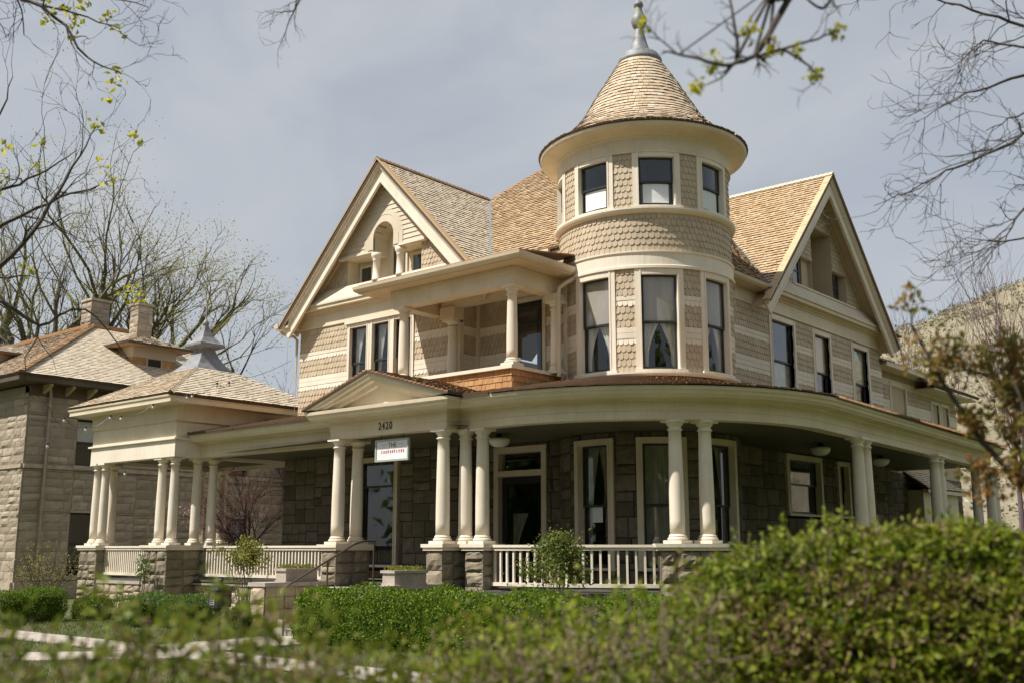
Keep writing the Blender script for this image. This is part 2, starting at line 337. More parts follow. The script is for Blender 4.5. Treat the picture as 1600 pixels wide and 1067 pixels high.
# ------------------------------------------------------------------ surface coverings
def unit(v): v = np.asarray(v, float); return v / np.linalg.norm(v)
SIDE_F = np.array([(0, 1, 2, 3), (4, 5, 1, 0), (4, 0, 3, 7), (1, 5, 6, 2)])
def shingle_rows(poly, e, w, th, out=None):
    """lapped wood shingles over a planar convex outline; gives a list of 8-point solids"""
    P_ = np.asarray(poly, float); n = np.zeros(3)
    for i in range(len(P_)): n += np.cross(P_[i] - P_[0], P_[(i + 1) % len(P_)] - P_[0])
    n = unit(n)
    if (out is not None and n @ np.asarray(out) < 0) or (out is None and n[2] < 0): n = -n
    u = unit(np.cross([0, 0, 1.0], n)); v = np.cross(n, u)
    if v[2] < 0: v = -v
    o = P_[0]; q = np.stack([(P_ - o) @ u, (P_ - o) @ v], 1)
    v0, v1 = q[:, 1].min(), q[:, 1].max(); res = []
    def span(vv):
        xs = []
        for i in range(len(q)):
            a, b = q[i], q[(i + 1) % len(q)]
            if (a[1] - vv) * (b[1] - vv) <= 0 and abs(a[1] - b[1]) > 1e-9:
                xs.append(a[0] + (b[0] - a[0]) * (vv - a[1]) / (b[1] - a[1]))
            elif abs(a[1] - vv) < 1e-6 and abs(b[1] - vv) < 1e-6: xs += [a[0], b[0]]
        return (min(xs), max(xs)) if len(xs) > 1 else None
    k = int(math.ceil((v1 - v0) / e))
    for i in range(k):
        va, vb = v0 + i * e + 1e-4, min(v0 + (i + 1) * e * 1.0 + 0.03, v1 - 1e-4)
        if vb - va < 0.02: continue
        sa, sb = span(va), span(vb)
        if not sa or not sb: continue
        lo, hi = min(sa[0], sb[0]), max(sa[1], sb[1])
        cuts = [lo]
        while cuts[-1] < hi: cuts.append(cuts[-1] + w * rng.uniform(0.6, 1.45))
        for a, b in zip(cuts[:-1], cuts[1:]):
            g = 0.004; dv = rng.uniform(-0.006, 0.006); t_ = th * rng.uniform(0.75, 1.25)
            al, bl = max(a + g, sa[0]), min(b - g, sa[1]); ah, bh = max(a + g, sb[0]), min(b - g, sb[1])
            if bl - al < 0.01 and bh - ah < 0.01: continue
            bl, bh = max(bl, al), max(bh, ah)
            pt = lambda uu, vv, h: o + u * uu + v * vv + n * h
            res.append([pt(al, va + dv, t_), pt(bl, va + dv, t_), pt(bh, vb, 0.004), pt(ah, vb, 0.004), pt(al, va + dv, -0.01), pt(bl, va + dv, -0.01), pt(bh, vb, -0.01), pt(ah, vb, -0.01)])
    return res
def shingle_round(c, prof, a0, a1, e, w, th):
    """the same on a surface of revolution; prof runs from the eave upward"""
    pr_ = np.asarray(prof, float); seg = np.linalg.norm(np.diff(pr_, axis=0), axis=1); L = np.concatenate([[0], np.cumsum(seg)])
    rz = lambda s_: (np.interp(s_, L, pr_[:, 0]), np.interp(s_, L, pr_[:, 1])); res = []
    k = int(L[-1] / e)
    for i in range(k):
        ra, za = rz(i * e); rb, zb = rz(min((i + 1) * e + 0.03, L[-1]))
        d = unit([rb - ra, zb - za]); nn = np.array([d[1], -d[0]])
        if nn[0] < 0 and nn[1] < 0: nn = -nn
        a = a0 + rng.uniform(0, 0.5) * w / max(ra, 0.2)
        while a < a1:
            st = w * rng.uniform(0.65, 1.4) / max(ra, 0.25); b = min(a + st, a1); g = 0.004 / max(ra, 0.25); t_ = th * rng.uniform(0.75, 1.25); dz = rng.uniform(-0.006, 0.006)
            pt = lambda an, r_, z_, h: np.array([c[0] + (r_ + nn[0] * h) * math.cos(an), c[1] + (r_ + nn[0] * h) * math.sin(an), z_ + nn[1] * h])
            res.append([pt(a + g, ra, za + dz, t_), pt(b - g, ra, za + dz, t_), pt(b - g, rb, zb, 0.004), pt(a + g, rb, zb, 0.004), pt(a + g, ra, za + dz, -0.01), pt(b - g, ra, za + dz, -0.01), pt(b - g, rb, zb, -0.01), pt(a + g, rb, zb, -0.01)])
            a = b
    return res
def solids(mb, res, F=SIDE_F):
    if not res: return mb
    V = np.asarray(res); k = len(V)
    Fs = (F[None] + (np.arange(k) * V.shape[1])[:, None, None]).reshape(-1, F.shape[1])
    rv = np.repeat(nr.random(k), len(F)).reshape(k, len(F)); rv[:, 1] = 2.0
    return mb.add(V.reshape(-1, 3), Fs, rv.ravel())

ARC = [(math.cos(a), math.sin(a)) for a in np.linspace(math.pi, 2 * math.pi, 7)]
def scale_row(mp_, u0, u1, zt, e, w, odd, tip=0.024, lift=0.006):
    """one course of round-butt shingles between u0 and u1; gives (verts, faces) pieces"""
    n = max(1, int(round((u1 - u0) / w))); w = (u1 - u0) / n; pcs = []
    zb = zt - e
    for i in range(-1 if odd else 0, n + (0 if not odd else 0)):
        c = u0 + (i + (1.0 if odd else 0.5)) * w; h = w / 2 - 0.003
        if c - h > u1 - 0.01 or c + h < u0 + 0.01: continue
        out = [(c - h, zt + 0.03), (c - h, zb + h)] + [(c + h * x, zb + h * 0.92 + h * 0.92 * y) for x, y in ARC[1:-1]] + [(c + h, zb + h), (c + h, zt + 0.03)]
        out = [(min(max(a, u0), u1), b) for a, b in out]
        jit = rng.uniform(-0.004, 0.006); sl_ = rng.uniform(-0.006, 0.005) - (0.014 if rng.random() < 0.03 else 0); out = [(a, b + (sl_ if q_ not in (0, len(out) - 1) else 0)) for q_, (a, b) in enumerate(out)]
        off = [lift + (tip + jit - lift) * (zt + 0.03 - b) / (e + 0.03) for a, b in out]
        k = len(out)
        V = [mp_(a, b, o_) for (a, b), o_ in zip(out, off)] + [mp_(a, b, -0.002) for a, b in out]
        F = [list(range(k))] + [[j, j + k, j + 1 + k, j + 1] for j in range(k - 1)]
        pcs.append((V, F))
    return pcs
def cut(u0, u1, holes):
    segs = [(u0, u1)]
    for a, b in holes:
        nx = []
        for s_, e_ in segs:
            if b <= s_ or a >= e_: nx.append((s_, e_)); continue
            if a > s_: nx.append((s_, a))
            if b < e_: nx.append((b, e_))
        segs = nx
    return [s_ for s_ in segs if s_[1] - s_[0] > 0.02]

def stone_piece(mp_, u0, u1, z0, z1, depth, rough=0.02, joint=0.006, nu=4, nz=4):
    V = []
    for i in range(nu + 1):
        for j in range(nz + 1):
            fu, fz = i / nu, j / nz
            u = u0 + joint + (u1 - u0 - 2 * joint) * fu; z = z0 + joint + (z1 - z0 - 2 * joint) * fz
            edge = i in (0, nu) or j in (0, nz)
            if not edge: u += rng.uniform(-0.3, 0.3) * (u1 - u0) / nu * 0.5; z += rng.uniform(-0.3, 0.3) * (z1 - z0) / nz * 0.5
            else: u += rng.uniform(-0.004, 0.004); z += rng.uniform(-0.004, 0.004)
            o_ = (0.012 + rng.uniform(-0.003, 0.005) if edge else 0.014 + depth * (0.85 if min(i, nu - i) == 1 or min(j, nz - j) == 1 else 1.0) + rng.uniform(-rough, rough) * 0.8)
            V.append(mp_(u, z, o_))
    F = [(i * (nz + 1) + j, (i + 1) * (nz + 1) + j, (i + 1) * (nz + 1) + j + 1, i * (nz + 1) + j + 1) for i in range(nu) for j in range(nz)]
    return V, np.array(F)
def rubble(u0, u1, z0, z1, wmax, hmax):
    w, h = u1 - u0, z1 - z0
    if w <= wmax and h <= hmax: return [(u0, u1, z0, z1)]
    if w / wmax > h / hmax:
        f = rng.uniform(0.36, 0.64); return rubble(u0, u0 + w * f, z0, z1, wmax, hmax) + rubble(u0 + w * f, u1, z0, z1, wmax, hmax)
    f = rng.uniform(0.36, 0.64); return rubble(u0, u1, z0, z0 + h * f, wmax, hmax) + rubble(u0, u1, z0 + h * f, z1, wmax, hmax)
def outside(b, holes): return not any(b[0] < h[1] - 0.01 and b[1] > h[0] + 0.01 and b[2] < h[3] - 0.01 and b[3] > h[2] + 0.01 for h in holes)
def cells(u0, u1, z0, z1, holes):
    us = sorted({u0, u1} | {min(max(x, u0), u1) for h in holes for x in h[:2]}); zs = sorted({z0, z1} | {min(max(x, z0), z1) for h in holes for x in h[2:]})
    return [(a, b, c, d) for a, b in zip(us, us[1:]) for c, d in zip(zs, zs[1:]) if b - a > 1e-3 and d - c > 1e-3 and outside((a, b, c, d), holes)]

# ------------------------------------------------------------------ the setting: ground, hillside, walks
g = MB(); n_ = 24
gs = np.concatenate([-np.geomspace(1500, 40, 12), np.linspace(-36, 60, 17), np.geomspace(75, 1500, 12)])
gx, gy = np.meshgrid(gs, gs, indexing='ij'); k_ = len(gs)
i_, j_ = np.meshgrid(np.arange(k_ - 1), np.arange(k_ - 1), indexing='ij')
g.add(np.stack([gx, gy, np.zeros_like(gx)], -1).reshape(-1, 3), np.stack([i_ * k_ + j_, (i_ + 1) * k_ + j_, (i_ + 1) * k_ + j_ + 1, i_ * k_ + j_ + 1], -1).reshape(-1, 4), 0.5)
obj('ground', g, 'lawn', kind='structure')

def slab(name, pts, z1, mat='concrete'):
    return obj(name, MB().prism([(x, y, -0.05) for x, y in pts], (0, 0, z1 + 0.05)), mat, kind='structure')
gwk = slab('garden_walk', [(-34, 10.15), (-9, 10.15), (-9, 11.15), (-34, 11.15)], 0.012, 'mortar')
for i_ in range(17):
    x0 = -34 + i_ * 25 / 17; dz = rng.uniform(-0.005, 0.005); obj('paving_slab', MB().prism([(x0 + 0.012, 10.15, -0.02), (x0 + 25 / 17 - 0.012, 10.15, -0.02), (x0 + 25 / 17 - 0.012, 11.15, -0.02), (x0 + 0.012, 11.15, -0.02)], (rng.uniform(-0.004, 0.004), 0, 0.055 + dz)), 'concrete', gwk)
slab('front_walk', [(-17.95, 11.15), (-16.1, 11.15), (-16.1, 14.05), (-17.95, 14.05)], 0.034)
slab('side_walk', [(-15.6, 10.15), (-17.4, 10.15), (-20.6, 6.6), (-26, 3.4), (-25.3, 2.2), (-19.4, 5.6)], 0.026)

def fbm(x, y, s, seed=0):
    v = 0; a = 1
    for k in range(5):
        v = v + a * np.sin(x * s + 1.7 * k + seed + 1.3 * np.sin(y * s * 0.7 + k)) * np.cos(y * s * 1.1 - 2.1 * k + seed); s *= 2.05; a *= 0.5
    return v
# hillside beyond the right-hand side of the house
nu, nv = 110, 60
hu, hv = np.meshgrid(np.linspace(0, 1, nu), np.linspace(0, 1, nv), indexing='ij')
lat = -30 + hu * 190; dep = 75 + hv * 150                       # sideways and away, seen from the street
hx = lat * _rt[0] + dep * _fh[0]; hy = lat * _rt[1] + dep * _fh[1]
prof_ = np.clip((lat - 18) / 75, 0, 1)
gul = np.abs(np.sin(lat * 0.16 + 1.5 * np.sin(dep * 0.035) + fbm(hx, hy, 0.03)))
hz = np.clip(46 + (lat - 81) * 0.42, 12, 80) * np.sin(np.clip(hv, 0, 1) * math.pi / 2) ** 0.8 * (0.25 + 0.75 * np.clip((lat + 20) / 60, 0, 1)) + (fbm(hx, hy, 0.05) * 1.6 + gul * 2.6 - 2.0) * hv * (1 - 0.6 * hv) + fbm(hx, hy, 0.23, 3) * 0.6
hz[:, 0] = -1
hm = MB(); i_, j_ = np.meshgrid(np.arange(nu - 1), np.arange(nv - 1), indexing='ij')
HV = np.stack([hx, hy, hz], -1)
hm.add(HV.reshape(-1, 3), np.stack([i_ * nv + j_, (i_ + 1) * nv + j_, (i_ + 1) * nv + j_ + 1, i_ * nv + j_ + 1], -1).reshape(-1, 4), 0.5)
obj('hill', hm, 'hill', kind='structure')
def leaf_quads(C_, size, up=None, r=None, spread=1.0, aspect=0.55):
    """small two-triangle leaves at points C_"""
    C_ = np.asarray(C_, float); k = len(C_); s_ = np.broadcast_to(np.asarray(size, float), (k,))
    d = nr.normal(size=(k, 3)); d /= np.linalg.norm(d, axis=1)[:, None]
    if up is not None: d = d * spread + np.asarray(up); d /= np.linalg.norm(d, axis=1)[:, None]
    e = np.cross(d, nr.normal(size=(k, 3))); e /= np.linalg.norm(e, axis=1)[:, None] + 1e-9
    n_ = np.cross(d, e); bend = nr.uniform(0.05, 0.25, k)[:, None] * s_[:, None] * n_
    a = s_[:, None]
    V = np.stack([C_, C_ + d * a * 0.5 + e * a * aspect * 0.5 + bend, C_ + d * a, C_ + d * a * 0.5 - e * a * aspect * 0.5 + bend], 1)
    F = np.arange(k * 4).reshape(k, 4)
    return V.reshape(-1, 3), F, (nr.random(k) if r is None else r)
# sagebrush scattered over the hillside
sel = nr.integers(0, nu * nv, 4200); base = HV.reshape(-1, 3)[sel] + np.concatenate([nr.uniform(-1.3, 1.3, (4200, 2)), nr.uniform(0, 0.1, (4200, 1))], 1)
sb = MB(); pts = np.repeat(base, 14, 0) + nr.normal(size=(4200 * 14, 3)) * np.array([0.55, 0.55, 0.3]) + np.array([0, 0, 0.3])
sb.add(*leaf_quads(pts, nr.uniform(0.25, 0.75, len(pts)), up=(0, 0, 0.6)))
obj('sagebrush', sb, 'sage', kind='stuff', label='dry sagebrush dotting the tan hillside')

# lawn blades on the strips of grass between the walks
gp = []
while len(gp) < 42000:
    x, y = rng.uniform(-27, -8), rng.uniform(3.5, 15.5)
    if 10.1 < y < 11.2 or (-18 < x < -16 and 11 < y < 14.1): continue
    if x > -26 and x < -15.5 and abs((y - 10.15) - (x + 16.5) * 1.02) < 1.3 and y < 10.2: continue
    gp.append((x, y, 0.0))
gb = MB(); gb.add(*leaf_quads(gp, nr.uniform(0.05, 0.11, len(gp)), up=(0, 0, 1.6), aspect=0.12))
obj('grass', gb, 'grass_blade', kind='stuff', label='short spring grass on the front lawn')

# ------------------------------------------------------------------ the mansion
MAN = thing('mansion', (-18, 22, 0), 'cream and beige shingled mansion with round corner tower and columned wraparound porch', 'mansion')
YG, YR, XW, XL = 19.22, 19.9, -12.64, -18.0
TC, TR = (-13.75, 21.25), 2.07
AC, AR = (-14.0, 20.9), 4.65
FWm = lambda u, z, o: (u, YG - o, z)
BWm = lambda u, z, o: (u, YR - o, z)
RWm = lambda u, z, o: (XW + o, u, z)
LWm = lambda u, z, o: (XL + o, u, z)
TWm = lambda u, z, o: (TC[0] + (TR + o) * math.cos(u / TR), TC[1] + (TR + o) * math.sin(u / TR), z)
th = lambda deg: R(deg) * TR
BUDGET = {'scale_shingle': 300, 'shingle': 300, 'stone': 300}

COURSES = []
z_ = 7.93
for kind, e_, n_ in (('s', 0.16, 4), ('b', 0.105, 1), ('S', 0.13, 1), ('s', 0.16, 3), ('b', 0.13, 2), ('S', 0.13, 1), ('s', 0.16, 5)):
    for _ in range(n_): COURSES.append((z_, e_, kind)); z_ -= e_

def course_wall(mp_, u0, u1, z0, z1, holes, courses, nu=1, single=False, parent=MAN, w=0.132, back='beige', name='wall'):
    bk, sc, wc = MB(), MB(), MB(); one = []
    for a, b, c, d in cells(u0, u1, z0, z1, holes): bk.pbox(mp_, a, b, c, d, -0.16, 0.0, max(1, int(nu * (b - a) / (u1 - u0) + 0.99)))
    wall = obj(name, bk, back, parent)
    for i, (zt, e, kind) in enumerate(courses):
        if zt > z1 + 0.02 or zt - e < z0 - 0.1: continue
        zm = zt - e / 2
        for a, b in cut(u0, u1, [(h[0], h[1]) for h in holes if h[2] < zm < h[3]]):
            if kind == 'b': wc.pbox(mp_, a, b, zt - e + 0.006, zt, 0.0, 0.02, max(1, int(nu * (b - a) / (u1 - u0) + 0.99)))
            else:
                for V, F in scale_row(mp_, a, b, zt, e, w, i % 2):
                    if kind == 'S': wc.add(V, F)
                    elif single and BUDGET['scale_shingle'] > 0: one.append((V, F)); BUDGET['scale_shingle'] -= 1
                    else: sc.add(V, F)
    if sc.n: obj('scale_shingles', sc, 'beige', wall, kind='stuff')
    if wc.n: obj('white_courses', wc, 'white_course', wall, kind='stuff')
    for V, F in one: obj('scale_shingle', MB().add(V, F), 'beige', wall)
    return wall

def curtain(mp_, u0, u1, z0, z1, side, o_=-0.12):
    """tied-back lace: full at the top, drawn to one side lower down"""
    V, F = [], []; nz_, nu_ = 10, 8
    for j in range(nz_ + 1):
        f = j / nz_; z = z1 - (z1 - z0) * f
        wd = (u1 - u0) * (0.5 - 0.36 * math.sin(min(1, f * 1.25) * math.pi / 2))
        for i in range(nu_ + 1):
            g_ = i / nu_; u = u0 + wd * g_ if side < 0 else u1 - wd * g_
            V.append(mp_(u, z, o_ + 0.018 * math.sin(g_ * 19 + side)))
    for j in range(nz_):
        for i in range(nu_): a = j * (nu_ + 1) + i; F.append((a, a + 1, a + nu_ + 2, a + nu_ + 1))
    return MB().add(V, np.array(F))

def window(mp_, uc, w, zb, zt, nu=1, inner='dark', cw=0.11, cap=True, split=0.5, parent=MAN, casing='cream_white', room=0.8, label=None, proud=0.045):
    a, b = uc - w / 2, uc + w / 2
    c = MB()
    c.pbox(mp_, a - cw, a, zb, zt + cw, -0.1, proud, 1); c.pbox(mp_, b, b + cw, zb, zt + cw, -0.1, proud, 1)
    c.pbox(mp_, a, b, zt, zt + cw, -0.1, proud - 0.002, nu)
    for s_ in (a - cw * 0.25, b + cw * 0.0): c.pbox(mp_, s_, s_ + cw * 0.25, zb, zt + cw * 0.9, proud, proud + 0.012, 1)
    if cap: c.pbox(mp_, a - cw - 0.03, b + cw + 0.03, zt + cw, zt + cw + 0.045, -0.02, proud + 0.04, nu)
    c.pbox(mp_, a - cw - 0.03, b + cw + 0.03, zb - 0.06, zb, -0.1, proud + 0.05, nu)
    win = obj('window', c, casing, parent, label=label)
    zm = zb + (zt - zb) * split; s = MB(); f = 0.045
    for o_, lo, hi in ((-0.05, zm - 0.02, zt), (-0.085, zb, zm + 0.02)):
        s.pbox(mp_, a, a + f, lo, hi, o_ - 0.03, o_, 1); s.pbox(mp_, b - f, b, lo, hi, o_ - 0.03, o_, 1)
        s.pbox(mp_, a + f, b - f, lo, lo + (0.07 if lo == zb else 0.045), o_ - 0.03, o_ - 0.001, nu); s.pbox(mp_, a + f, b - f, hi - 0.045, hi, o_ - 0.03, o_ - 0.001, nu)
    obj('sash', s, 'dark_sash', win)
    obj('pane', MB().pbox(mp_, a + f * 0.6, b - f * 0.6, zm + 0.0, zt - 0.02, -0.072, -0.066, nu), 'glass', win)
    obj('pane', MB().pbox(mp_, a + f * 0.6, b - f * 0.6, zb + 0.02, zm - 0.0, -0.107, -0.101, nu), 'glass', win)
    d = MB(); e = 0.1
    d.pbox(mp_, a - e, b + e, zb - e, zt + e, -room, -room + 0.02, nu)
    d.pbox(mp_, a - e, a - e + 0.02, zb - e, zt + e, -room, -0.15); d.pbox(mp_, b + e - 0.02, b + e, zb - e, zt + e, -room, -0.15)
    d.pbox(mp_, a - e, b + e, zt + e - 0.02, zt + e, -room, -0.15, nu); d.pbox(mp_, a - e, b + e, zb - e, zb - e + 0.02, -room, -0.15, nu)
    obj('room_recess', d, 'room_dark', win)
    if 'blind' in inner:
        mt = inner.split(':')[1] if ':' in inner else 'blind'
        obj('blind', MB().pbox(mp_, a + 0.01, b - 0.01, zm - 0.03, zt, -0.122, -0.117, nu), mt, win)
    if 'full' in inner:
        obj('blind', MB().pbox(mp_, a + 0.01, b - 0.01, zb + 0.02, zt, -0.122, -0.117, nu), inner.split('=')[1], win)
    if 'lace' in inner:
        obj('curtain', curtain(mp_, a + 0.02, b - 0.02, zb + 0.03, zm + 0.02, -1, -0.18), 'lace', win); obj('curtain', curtain(mp_, a + 0.02, b - 0.02, zb + 0.03, zm + 0.02, 1, -0.18), 'lace', win)
    cl_ = 'shaded_curtain' if zb < 2 else 'lace'
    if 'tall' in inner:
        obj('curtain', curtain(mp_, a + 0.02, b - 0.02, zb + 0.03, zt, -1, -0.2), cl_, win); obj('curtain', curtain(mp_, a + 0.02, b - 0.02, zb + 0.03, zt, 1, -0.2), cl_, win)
    if 'paper' in inner:
        obj('paper_sheet', MB().pbox(mp_, a + 0.09, b - 0.10, zb + 0.10, zm - 0.035, -0.1, -0.096, nu), 'paper', win)
    return win

# ---- upper storey: front gable block, recess behind the balcony, side wall
win_f = [(-21.795, 0.69), (-20.905, 0.65), (-20.05, 0.64)]
hole_f = [(-22.26, -19.60, 6.0, 7.93)]
course_wall(FWm, -24.33, XL, 5.3, 8.0, hole_f, COURSES)
for (uc, w_), inn in zip(win_f, ('tall', 'tall', 'dark')):
    window(FWm, uc, w_, 5.75, 7.76, inner=inn, cw=0.105, cap=False)
obj('window_head', MB().pbox(FWm, -22.32, -19.54, 7.865, 7.93, 0.0, 0.10), 'cream_white', MAN); obj('window_apron', MB().pbox(FWm, -22.26, -19.6, 5.3, 5.69, -0.1, 0.0), 'cream_white', MAN)
course_wall(LWm, YG, YR, 5.3, 8.2, [], COURSES)
door_hole = [(-17.05, -15.95, 5.3, 7.75)]
course_wall(BWm, XL, -14.6, 5.3, 9.0, [(-16.85, -15.85, 5.3, 7.75)], COURSES)
obj('corner_board', MB().box(XL + 0.002, XL + 0.09, YR - 0.09, YR - 0.002, 5.4, 8.0).box(XL - 0.11, XL + 0.03, YG - 0.03, YG + 0.11, 5.4, 8.0), 'cream', MAN)
# balcony door
dm = MB(); dm.pbox(BWm, -16.95, -16.85, 5.4, 7.85, -0.1, 0.05).pbox(BWm, -15.85, -15.75, 5.4, 7.85, -0.1, 0.05).pbox(BWm, -16.85, -15.85, 7.75, 7.85, -0.1, 0.048)
bd = obj('balcony_door', dm, 'cream', MAN)
obj('door_frame', MB().pbox(BWm, -16.85, -16.73, 5.4, 7.75, -0.1, -0.05).pbox(BWm, -15.97, -15.85, 5.4, 7.75, -0.1, -0.05).pbox(BWm, -16.73, -15.97, 7.2, 7.3, -0.1, -0.05).pbox(BWm, -16.73, -15.97, 7.63, 7.75, -0.1, -0.05).pbox(BWm, -16.73, -15.97, 5.4, 5.65, -0.1, -0.05), 'dark_sash', bd)
obj('pane', MB().pbox(BWm, -16.75, -15.95, 5.6, 7.7, -0.085, -0.08), 'glass', bd)
obj('room_recess', MB().pbox(BWm, -17.0, -15.7, 5.3, 7.9, -1.2, -1.18), 'room_dark', bd)

hole_r = [(25.55, 26.85, 5.3, 7.78), (28.2, 29.2, 5.3, 7.78), (30.9, 32.0, 5.3, 7.78)]
course_wall(RWm, 21.6, 33.13, 5.3, 8.0, hole_r, COURSES)
for (a, b, _, _), inn in zip(hole_r, ('full=olive_blind', 'blind:amber_blind', 'blind:olive_blind')):
    window(RWm, (a + b) / 2, b - a, 5.62, 7.76, inner=inn, cap=False, cw=0.13)
obj('wall', MB().box(-24.33, -24.17, YG + 0.001, 31, 0.9, 8.4).box(-24.3, -12.9, 33.0, 33.1, 0.9, 8.4), 'beige', MAN)

# ---- frieze, skirt and eaves under the two big gables
def gable_base(mp_, u0, u1, ends, uc, za):
    f = MB(); f.pbox(mp_, u0, u1, 7.95, 8.31, 0.0, 0.035); f.pbox(mp_, u0, u1, 7.95, 8.0, 0.035, 0.05)
    for z0, z1, o1 in ((8.31, 8.36, 0.07), (8.36, 8.42, 0.13), (8.42, 8.52, 0.27), (8.52, 8.575, 0.31)): f.pbox(mp_, u0 - ends * o1, u1 + ends * o1, z0, z1, 0.0, o1)
    obj('frieze', f, 'cream', MAN)
    s = MB()
    for i in range(4):
        z0 = 8.575 + i * 0.1; o0 = 0.29 - 0.062 * i
        hb, ht_ = (za - 0.24 - z0) / 1.033, (za - 0.24 - z0 - 0.108) / 1.033
        a, b = (mp_(uc - hb, z0, o0 + 0.012), mp_(uc + hb, z0, o0 + 0.012)); c, d = mp_(uc + ht_, z0 + 0.108, o0 - 0.055), mp_(uc - ht_, z0 + 0.108, o0 - 0.055)
        e, f_ = mp_(uc + hb, z0, 0.0), mp_(uc - hb, z0, 0.0)
        s.add([a, b, c, d, f_, e], [(0, 1, 2, 3), (0, 4, 5, 1)])
    return obj('skirt', s, 'gable_board', MAN)
gable_base(FWm, -24.33, -16.95, 0.6, -20.63, 12.2)
gable_base(RWm, 24.55, 33.13, 0.3, 28.85, 12.58)
obj('frieze', MB().pbox(RWm, 21.6, 24.5, 7.95, 8.36, 0.0, 0.035), 'cream', MAN); obj('frieze', MB().pbox(BWm, XL, -14.6, 8.36, 9.0, 0.0, 0.03), 'cream', MAN)

def gable(mp_, uc, half, zb, za, rects, arch=None, hood=None, board_from=99, mat_up='gable_board', rows=0.135, wleft=0):
    """triangular wall above the skirt, with a niche cut in it"""
    bk, sc, bd_ = MB(), MB(), MB(); slope = (za - zb) / half; z = zb; i = 0
    while z < za - 0.05:
        z1 = min(z + rows, za - 0.01); zm = (z + z1) / 2; hw = (za - zm) / slope
        holes = [(r_[0], r_[1]) for r_ in rects if r_[2] < zm < r_[3]]
        if arch and zm < arch[1] + arch[2] and zm > arch[1]: h = math.sqrt(arch[2] ** 2 - (zm - arch[1]) ** 2); holes.append((arch[0] - h, arch[0] + h))
        for a, b in cut(uc - hw, uc + hw, holes):
            proud = 0.13 if zm > board_from and a > (hood[0] - 3 if hood else -99) else 0.0
            bk.pbox(mp_, a, b, z, z1, -0.12, 0.0 + max(0, proud - 0.03))
            if zm > board_from: bd_.add([mp_(a, z, proud + 0.022), mp_(b, z, proud + 0.022), mp_(b, z1, proud), mp_(a, z1, proud), mp_(a, z, proud - 0.05), mp_(b, z, proud - 0.05)], [(0, 1, 2, 3), (0, 4, 5, 1)])
            else:
                for V, F in scale_row(mp_, a, b, z1, z1 - z, 0.132, i % 2): sc.add(V, F)
        z = z1; i += 1
    wall = obj('gable_wall', bk, 'beige', MAN)
    if sc.n: obj('scale_shingles', sc, 'beige', wall, kind='stuff')
    if bd_.n: obj('boards', bd_, mat_up, wall, kind='stuff')
    return wall
# front gable: niche with little columns, arch and three small windows
r1, r2, arc_ = (-22.37, -19.4, 8.9, 9.73), (-21.17, -20.33, 9.72, 10.15), (-20.75, 10.13, 0.42)
gw = gable(FWm, -20.63, 2.9, 8.95, 11.95, [r1, r2], arc_, (-22.57, -19.2), 9.74)
nb = MB(); dn = 0.42
nb.pbox(FWm, -22.37, -19.4, 8.9, 10.7, -dn - 0.02, -dn); nb.pbox(FWm, -22.365, -22.345, 8.95, 9.728, -dn, -0.004); nb.pbox(FWm, -19.425, -19.405, 8.95, 9.728, -dn, -0.004)
nb.pbox(FWm, -22.36, -21.18, 9.72, 9.732, -dn, 0.12); nb.pbox(FWm, -20.32, -19.41, 9.72, 9.732, -dn, 0.12)
nb.pbox(FWm, -22.37, -19.4, 8.9, 8.95, -dn, 0.06)
V, F = [], []; na = 14
for i in range(na + 1):
    a = math.pi * i / na
    for o_ in (0.13, -dn): V.append(FWm(arc_[0] + 0.405 * math.cos(a), arc_[1] + 0.405 * math.sin(a), o_))
for i in range(na): F.append((2 * i, 2 * i + 1, 2 * i + 3, 2 * i + 2))
nb.add(V, np.array(F)); nb.pbox(FWm, -21.166, -21.15, 9.70, 10.2, -dn, 0.128); nb.pbox(FWm, -20.35, -20.334, 9.70, 10.2, -dn, 0.128)
obj('niche', nb, 'cream', gw)
rg = MB()                                                     # rings of curved shingles over the arch
for r0, r1_, o0, o1 in ((0.40, 0.60, 0.165, 0.15), (0.60, 0.76, 0.158, 0.143)):
    V, F = [], []
    for i in range(na + 1):
        a = math.pi * i / na
        for rr, o_ in ((r0, o0), (r1_, o1), (r0, 0.1)): V.append(FWm(arc_[0] + rr * math.cos(a), arc_[1] + rr * math.sin(a), o_))
    for i in range(na): b = 3 * i; F += [(b, b + 1, b + 4, b + 3), (b, b + 2, b + 5, b + 3)]
    rg.add(V, np.array(F))
    for s_ in (-1, 1): rg.pbox(FWm, *(sorted((arc_[0] + s_ * r0, arc_[0] + s_ * r1_))), 9.77, 10.13, 0.1, o0)
obj('arch_surround', rg, 'gable_board', gw)
obj('hood_edge', MB().pbox(FWm, -22.6, -21.17, 9.735, 9.80, 0.0, 0.165).pbox(FWm, -20.33, -19.17, 9.735, 9.80, 0.0, 0.165), 'cream_white', gw)
for uc, w_, zt in ((-22.0, 0.42, 9.55), (-20.66, 0.5, 10.2), (-19.95, 0.34, 9.58)):
    NM = lambda u, z, o: (u, YG + dn - o, z)
    wn = MB().pbox(NM, uc - w_ / 2 - 0.07, uc - w_ / 2, 8.96, zt + 0.07, 0, 0.05).pbox(NM, uc + w_ / 2, uc + w_ / 2 + 0.07, 8.96, zt + 0.07, 0, 0.05).pbox(NM, uc - w_ / 2, uc + w_ / 2, zt, zt + 0.07, 0, 0.05)
    wo_ = obj('attic_window', wn, 'cream', MAN)
    obj('pane', MB().pbox(NM, uc - w_ / 2, uc + w_ / 2, 9.0, zt, 0.012, 0.02), 'glass', wo_); obj('sash', MB().pbox(NM, uc - w_ / 2, uc + w_ / 2, 8.96, zt, 0.001, 0.01), 'dark_sash', wo_)
